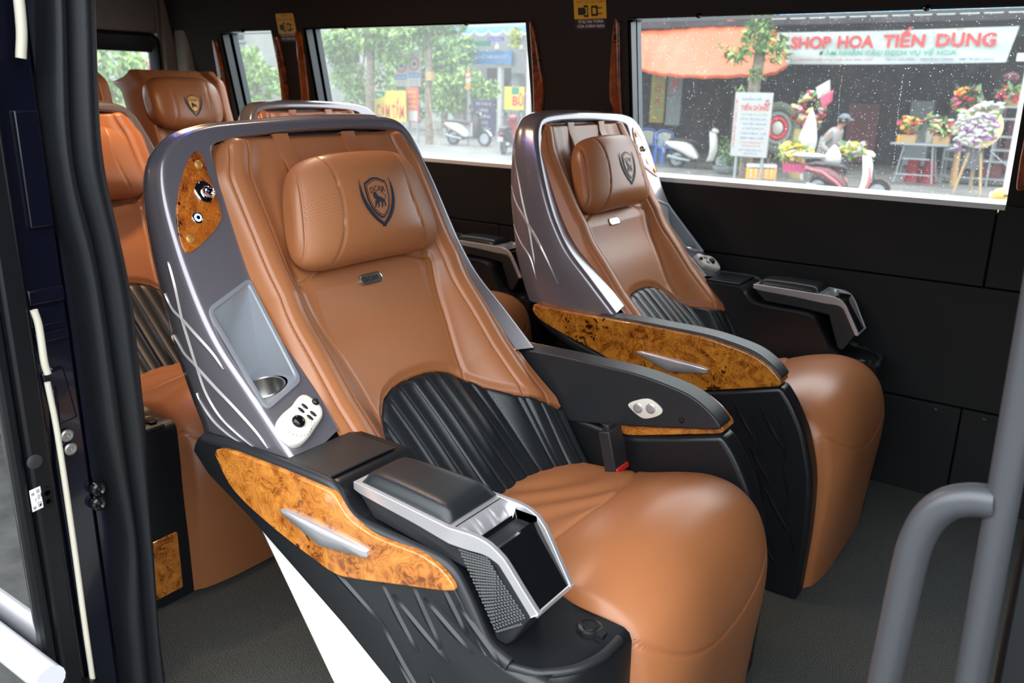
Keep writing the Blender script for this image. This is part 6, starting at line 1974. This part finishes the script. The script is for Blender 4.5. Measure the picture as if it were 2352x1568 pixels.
q = MB(); q.box((-16.62, 19.45, 1.33), (.22, .14, .25)); q.tube([(-16.74, 19.5, 1.0), (-16.60, 19.45, .3), (-16.2, 19.3, GZ)], .012, 6); tag(q.build('meter_box', [M['wood_o']]), 'beige meter box on the dark trunk', 'box')
tree('background_tree', 'low leafy tree in front of the kiosk', [(-19.0, 24, GZ), (-19.0, 24, .5)], .09, .07, [(-19.9, 24, .95, .8, .6, .55), (-18.9, 24, 1.15, .8, .6, .55), (-18.1, 24, .95, .7, .5, .4), (-19.5, 24, .45, .7, .5, .35)], 900, .085, 151, weights=(1, 1, 2, 2))
tree('background_tree', 'tall pale green tree behind the traffic sign panel', [(-21.5, 26, GZ), (-21.5, 26, 1.5)], .14, .1, [(-23.5, 26, 1.4, 1.6, 1, 1.2), (-21.6, 26, 2.2, 1.6, 1, 1.0), (-24.6, 26, 2.8, 1.6, 1, .9), (-22.5, 26, .4, 1.4, .8, .7)], 1500, .11, 161, weights=(0, 1, 1, 2))
tree('background_tree', 'yellow green branch at the top right of the middle window', [(-13.6, 20, GZ), (-13.6, 20, 1.6), (-13.9, 20, 2.5)], .04, .03, [(-14.0, 20, 2.35, .16, .14, .26)], 60, .09, 171, mats=('leaf_yellow', 'leaf_light'), weights=(0, 0, 1))
def tp(q, y):
    for xc, zc in ((-18.22, 1.62), (-17.70, 1.68)):
        rg = [[Vector((xc+math.cos(a)*r, y-d, zc+math.sin(a)*r)) for a in [2*math.pi*k/28 for k in range(28)]] for r, d in ((.20, 0), (.155, 0))]
        q.grid(rg, 0, cj=True)
        q.box((xc, y, zc-.01), (.14, .004, .045), 3); q.box((xc+.02, y, zc+.02), (.07, .004, .04), 3)
        q.box((xc, y, zc-.325), (.44, .004, .15), 1); txt(q, '6h30 - 8h30', xc, y-.004, zc-.36, .07, .34, 2)
        for r_ in range(3):
            for cidx in range(2): txt(q, '7h-9h' if cidx == 0 else 'CẤM XE', xc-.1+cidx*.2, y, zc-.50-r_*.085, .04, .14, 3)
board('traffic_sign', 'white traffic panel with two red ringed no entry discs and blue bars', 'sign', -18.47, -17.46, 1.02, 2.08, 20, 'board_white', posts=(-17.95,), mats=('txt_red', 'blue_fascia', 'txt_white', 'sc_dark'), extra=tp)
def ct(q, y):
    q.prism([(-18.85, y, .87), (-18.42, y, .87), (-18.47, y, .74), (-18.85, y, .64)], [(-18.85, y-.003, .87), (-18.42, y-.003, .87), (-18.47, y-.003, .74), (-18.85, y-.003, .64)], 1)
    txt(q, 'Bia', -18.67, y-.006, .73, .09, .22, 2, .02)
    put_tall(q, 'CƠM', -18.54, y, .10, .40, .56, 0); put_tall(q, 'TẤM', -17.93, y, .10, .40, .50, 0)
    q.box((-18.98, y, .45), (.22, .003, .9), 3)
    for k in range(4): txt(q, 'CƠM'[k % 3], -18.98, y-.004, .70-.18*k, .10, .08, 0)
board('signboard', 'yellow rice shop board with tall red letters', 'sign', -19.10, -17.62, 0, .90, 19.5, 'yellow_board', posts=(-18.9, -17.8), mats=('txt_red', 'green_board', 'txt_white', 'f_cream'), extra=ct)
def rs(q, y):
    for k in range(4): txt(q, ('BÚN', 'PHỞ', 'CHÁO', 'MIẾN')[k], -17.58, y, .84-.14*k, .07, .30, 0, .02)
    q.box((-17.55, y, .18), (.36, .004, .3), 1)
board('signboard', 'narrow coral red board beside the yellow rice shop board', 'sign', -17.80, -17.34, 0, 1.0, 19.75, 'red_board', posts=(-17.4,), mats=('f_yellow', 'foam'), extra=rs)
def nb(q, y):
    for k, (s, w) in enumerate((('PHỤ TÙNG XE', .62), ('HÀNG', .36), ('THƯỜNG', .52), ('GIÁ RẺ', .34), ('SỬA CHỮA', .46))): txt(q, s, -17.32, y, .48-.20*k, .10, w, 0)
board('signboard', 'navy board with pale lettering behind the white scooter', 'sign', -17.78, -16.86, -.50, .66, 23, 'navy_board', posts=(-17.86,), mats=('txt_white',), extra=nb, postmat='foam')
def yb(q, y):
    q.box((-14.95, y, .75), (.18, .004, .62), 1)
    for k in range(4): txt(q, 'H', -14.95, y-.004, .93-.16*k, .08, .06, 2)
    q.box((-14.66, y, .97), (.26, .004, .2), 3); txt(q, 'B', -14.66, y, .56, .26, .2, 0, .04); txt(q, 'Ủ', -14.46, y, .56, .26, .18, 0, .04)
board('signboard', 'yellow board with a red letter B at the right of the middle window', 'sign', -15.06, -14.35, .42, 1.08, 21, 'yellow_board', posts=(-14.9, -14.45), mats=('txt_red', 'f_yellow', 'f_orange', 'green_board'), extra=yb)
# kiosk with blue fascia
root = empty('kiosk', (-20.3, 27.6, GZ)); tag(root, 'kiosk with a blue fascia, green awning and white pillar', 'kiosk'); f0 = root.location.copy(); f = lambda p: p-f0
q = MB(); q.box((-20.3, 27.0, 2.14), (2.5, .1, .46)); q.build('fascia', [M['blue_fascia']], root, fn=f)
q = MB(); txt(q, 'TRUNG TÂM HỖ TRỢ NHÀ ĐẤT', -20.3, 26.93, 2.10, .12, 2.2, 0); q.build('lettering', [M['txt_white']], root, fn=f, smooth=False, weld=False)
q = MB(); q.box((-21.4, 27.2, 2.66), (2.3, .1, .18)); q.build('green_awning', [M['green_board']], root, fn=f)
q = MB(); q.box((-19.7, 27.2, .65), (.18, .18, 2.5)); q.build('pillar', [M['foam']], root, fn=f)
q = MB(); q.box((-19.2, 27.6, 1.4), (.35, .3, 4.0)); q.build('grey_pillar', [M['wall_grey']], root, fn=f)
q = MB(); q.box((-18.6, 27.2, 2.2), (1.4, .1, .55)); q.box((-18.7, 27.15, 1.75), (.9, .08, .35)); q.build('side_wall', [M['wall_grey']], root, fn=f)
q = MB(); q.box((-20.5, 28.5, 1.55), (1.6, .1, .5)); q.build('dark_opening', [M['beam']], root, fn=f)
for bx2 in (-19.6, -18.5): q = MB(); q.ball((bx2, 26.8, 2.46), .10, 10, 7); q.lathe((bx2, 26.8, 2.5), (0, 0, 1), [(0, .09), (.12, .03), (.16, .02)], 10); q.build('bell_lamp', [M['foam']], root, fn=f)
q = MB(); q.box((-19.45, 26.5, 2.76), (.72, .06, .14)); txt(q, 'KHAI TRƯƠNG', -19.45, 26.46, 2.73, .06, .6, 1); q.build('violet_sign', [M['purple_board'], M['txt_white']], root, fn=f)
valance(-22.2, -17.6, 3.02, 26.2, 7, .16, 'blue and white scalloped valance above the kiosk in the middle window')
q = MB(); q.tube([(-17.55, 22.5, GZ), (-17.55, 22.5, .75)], .035, 8)
for z_ in (.42, -.13): q.lathe((-17.55, 22.5, z_-.1), (0, 0, 1), [(0, .04), (.2, .04)], 10, 1)
tag(q.build('bollard', [M['foam'], M['f_red']]), 'red and white post beside the navy board', 'post')
board('road_sign', 'small round road sign above an orange triangle near the kiosk', 'sign', -17.30, -17.14, .97, 1.46, 22, 'foam', posts=(-17.22,), mats=('f_red', 'f_orange'), thick=.02,
      extra=lambda q, y: [q.grid([[Vector((-17.22+math.cos(a)*r, y, 1.46+math.sin(a)*r)) for a in [2*math.pi*k/20 for k in range(20)]] for r in (.14, .10)], 0, cj=True), q.add([(-17.38, y, 1.0), (-17.06, y, 1.0), (-17.22, y, 1.22)], [(0, 1, 2)], 1)])
q = MB(); q.tube([(-10.80, 16, GZ), (-10.84, 16, 2.4)], .045, 10); tag(q.build('post', [M['foam']]), 'white post at the right edge of the middle window', 'post')
# ---- small rear side window and back window
tree('background_tree', 'leafy tree filling the small rear side window', [(-28.3, 22.5, GZ), (-28.3, 22.5, 1.0)], .12, .1, [(-28.6, 22.5, 1.6, .8, .6, .9), (-27.4, 22.5, 1.2, .7, .6, .5), (-26.7, 22.5, .9, .6, .5, .4), (-28.3, 22.5, .4, .9, .6, .4)], 700, .10, 181, weights=(1, 1, 2, 2))
board('signboard', 'pale green and white shop sign in the small rear side window', 'sign', -28.0, -25.9, 1.75, 2.3, 24, 'cloth_white', posts=(-27.8, -26.1), mats=('green_board',), extra=lambda q, y: [q.box((-27.4, y, 2.15), (.5, .004, .2), 0)])
tree('background_tree', 'green tree behind the back window', [(-20, 12.0, GZ), (-20, 12.0, .6)], .12, .1, [(-20, 11.8, 1.45, .5, .9, .55), (-20, 10.6, 1.2, .5, .9, .6), (-20, 11.4, .6, .5, 1.0, .5), (-20, 9.4, 1.3, .5, .9, .8)], 900, .10, 191, weights=(1, 1, 2, 2))
def rw(q, y): pass
root = empty('signboard', (-22, 13.8, GZ)); tag(root, 'white sign with red letters seen through the back window', 'sign'); f0 = root.location.copy(); f = lambda p: p-f0
q = MB(); q.box((-22, 13.8, 1.5), (.06, 2.2, .8)); q.build('panel', [M['foam']], root, fn=f)
q = MB(); vs, fs, w = text_polys('HUY', .04); q.add([Vector((-21.95, 13.6+a*(1.1/w), 1.28+b*.3)) for a, b in vs], fs, 0); q.build('lettering', [M['txt_red']], root, fn=f, smooth=False)
q = MB(); q.box((-22.02, 13.8, .25), (.06, .1, 1.8)); q.build('post', [M['steel_o']], root, fn=f)
root = building('pale building beyond the back window', -48, -36, 12, 7, 'wall_pale', [], depth=14)
# houses on the near side of the street, reflected in glossy parts
root = building('row of grey houses on the near side of the street', -40, 30, -22, 7, 'wall_grey', [], depth=4)
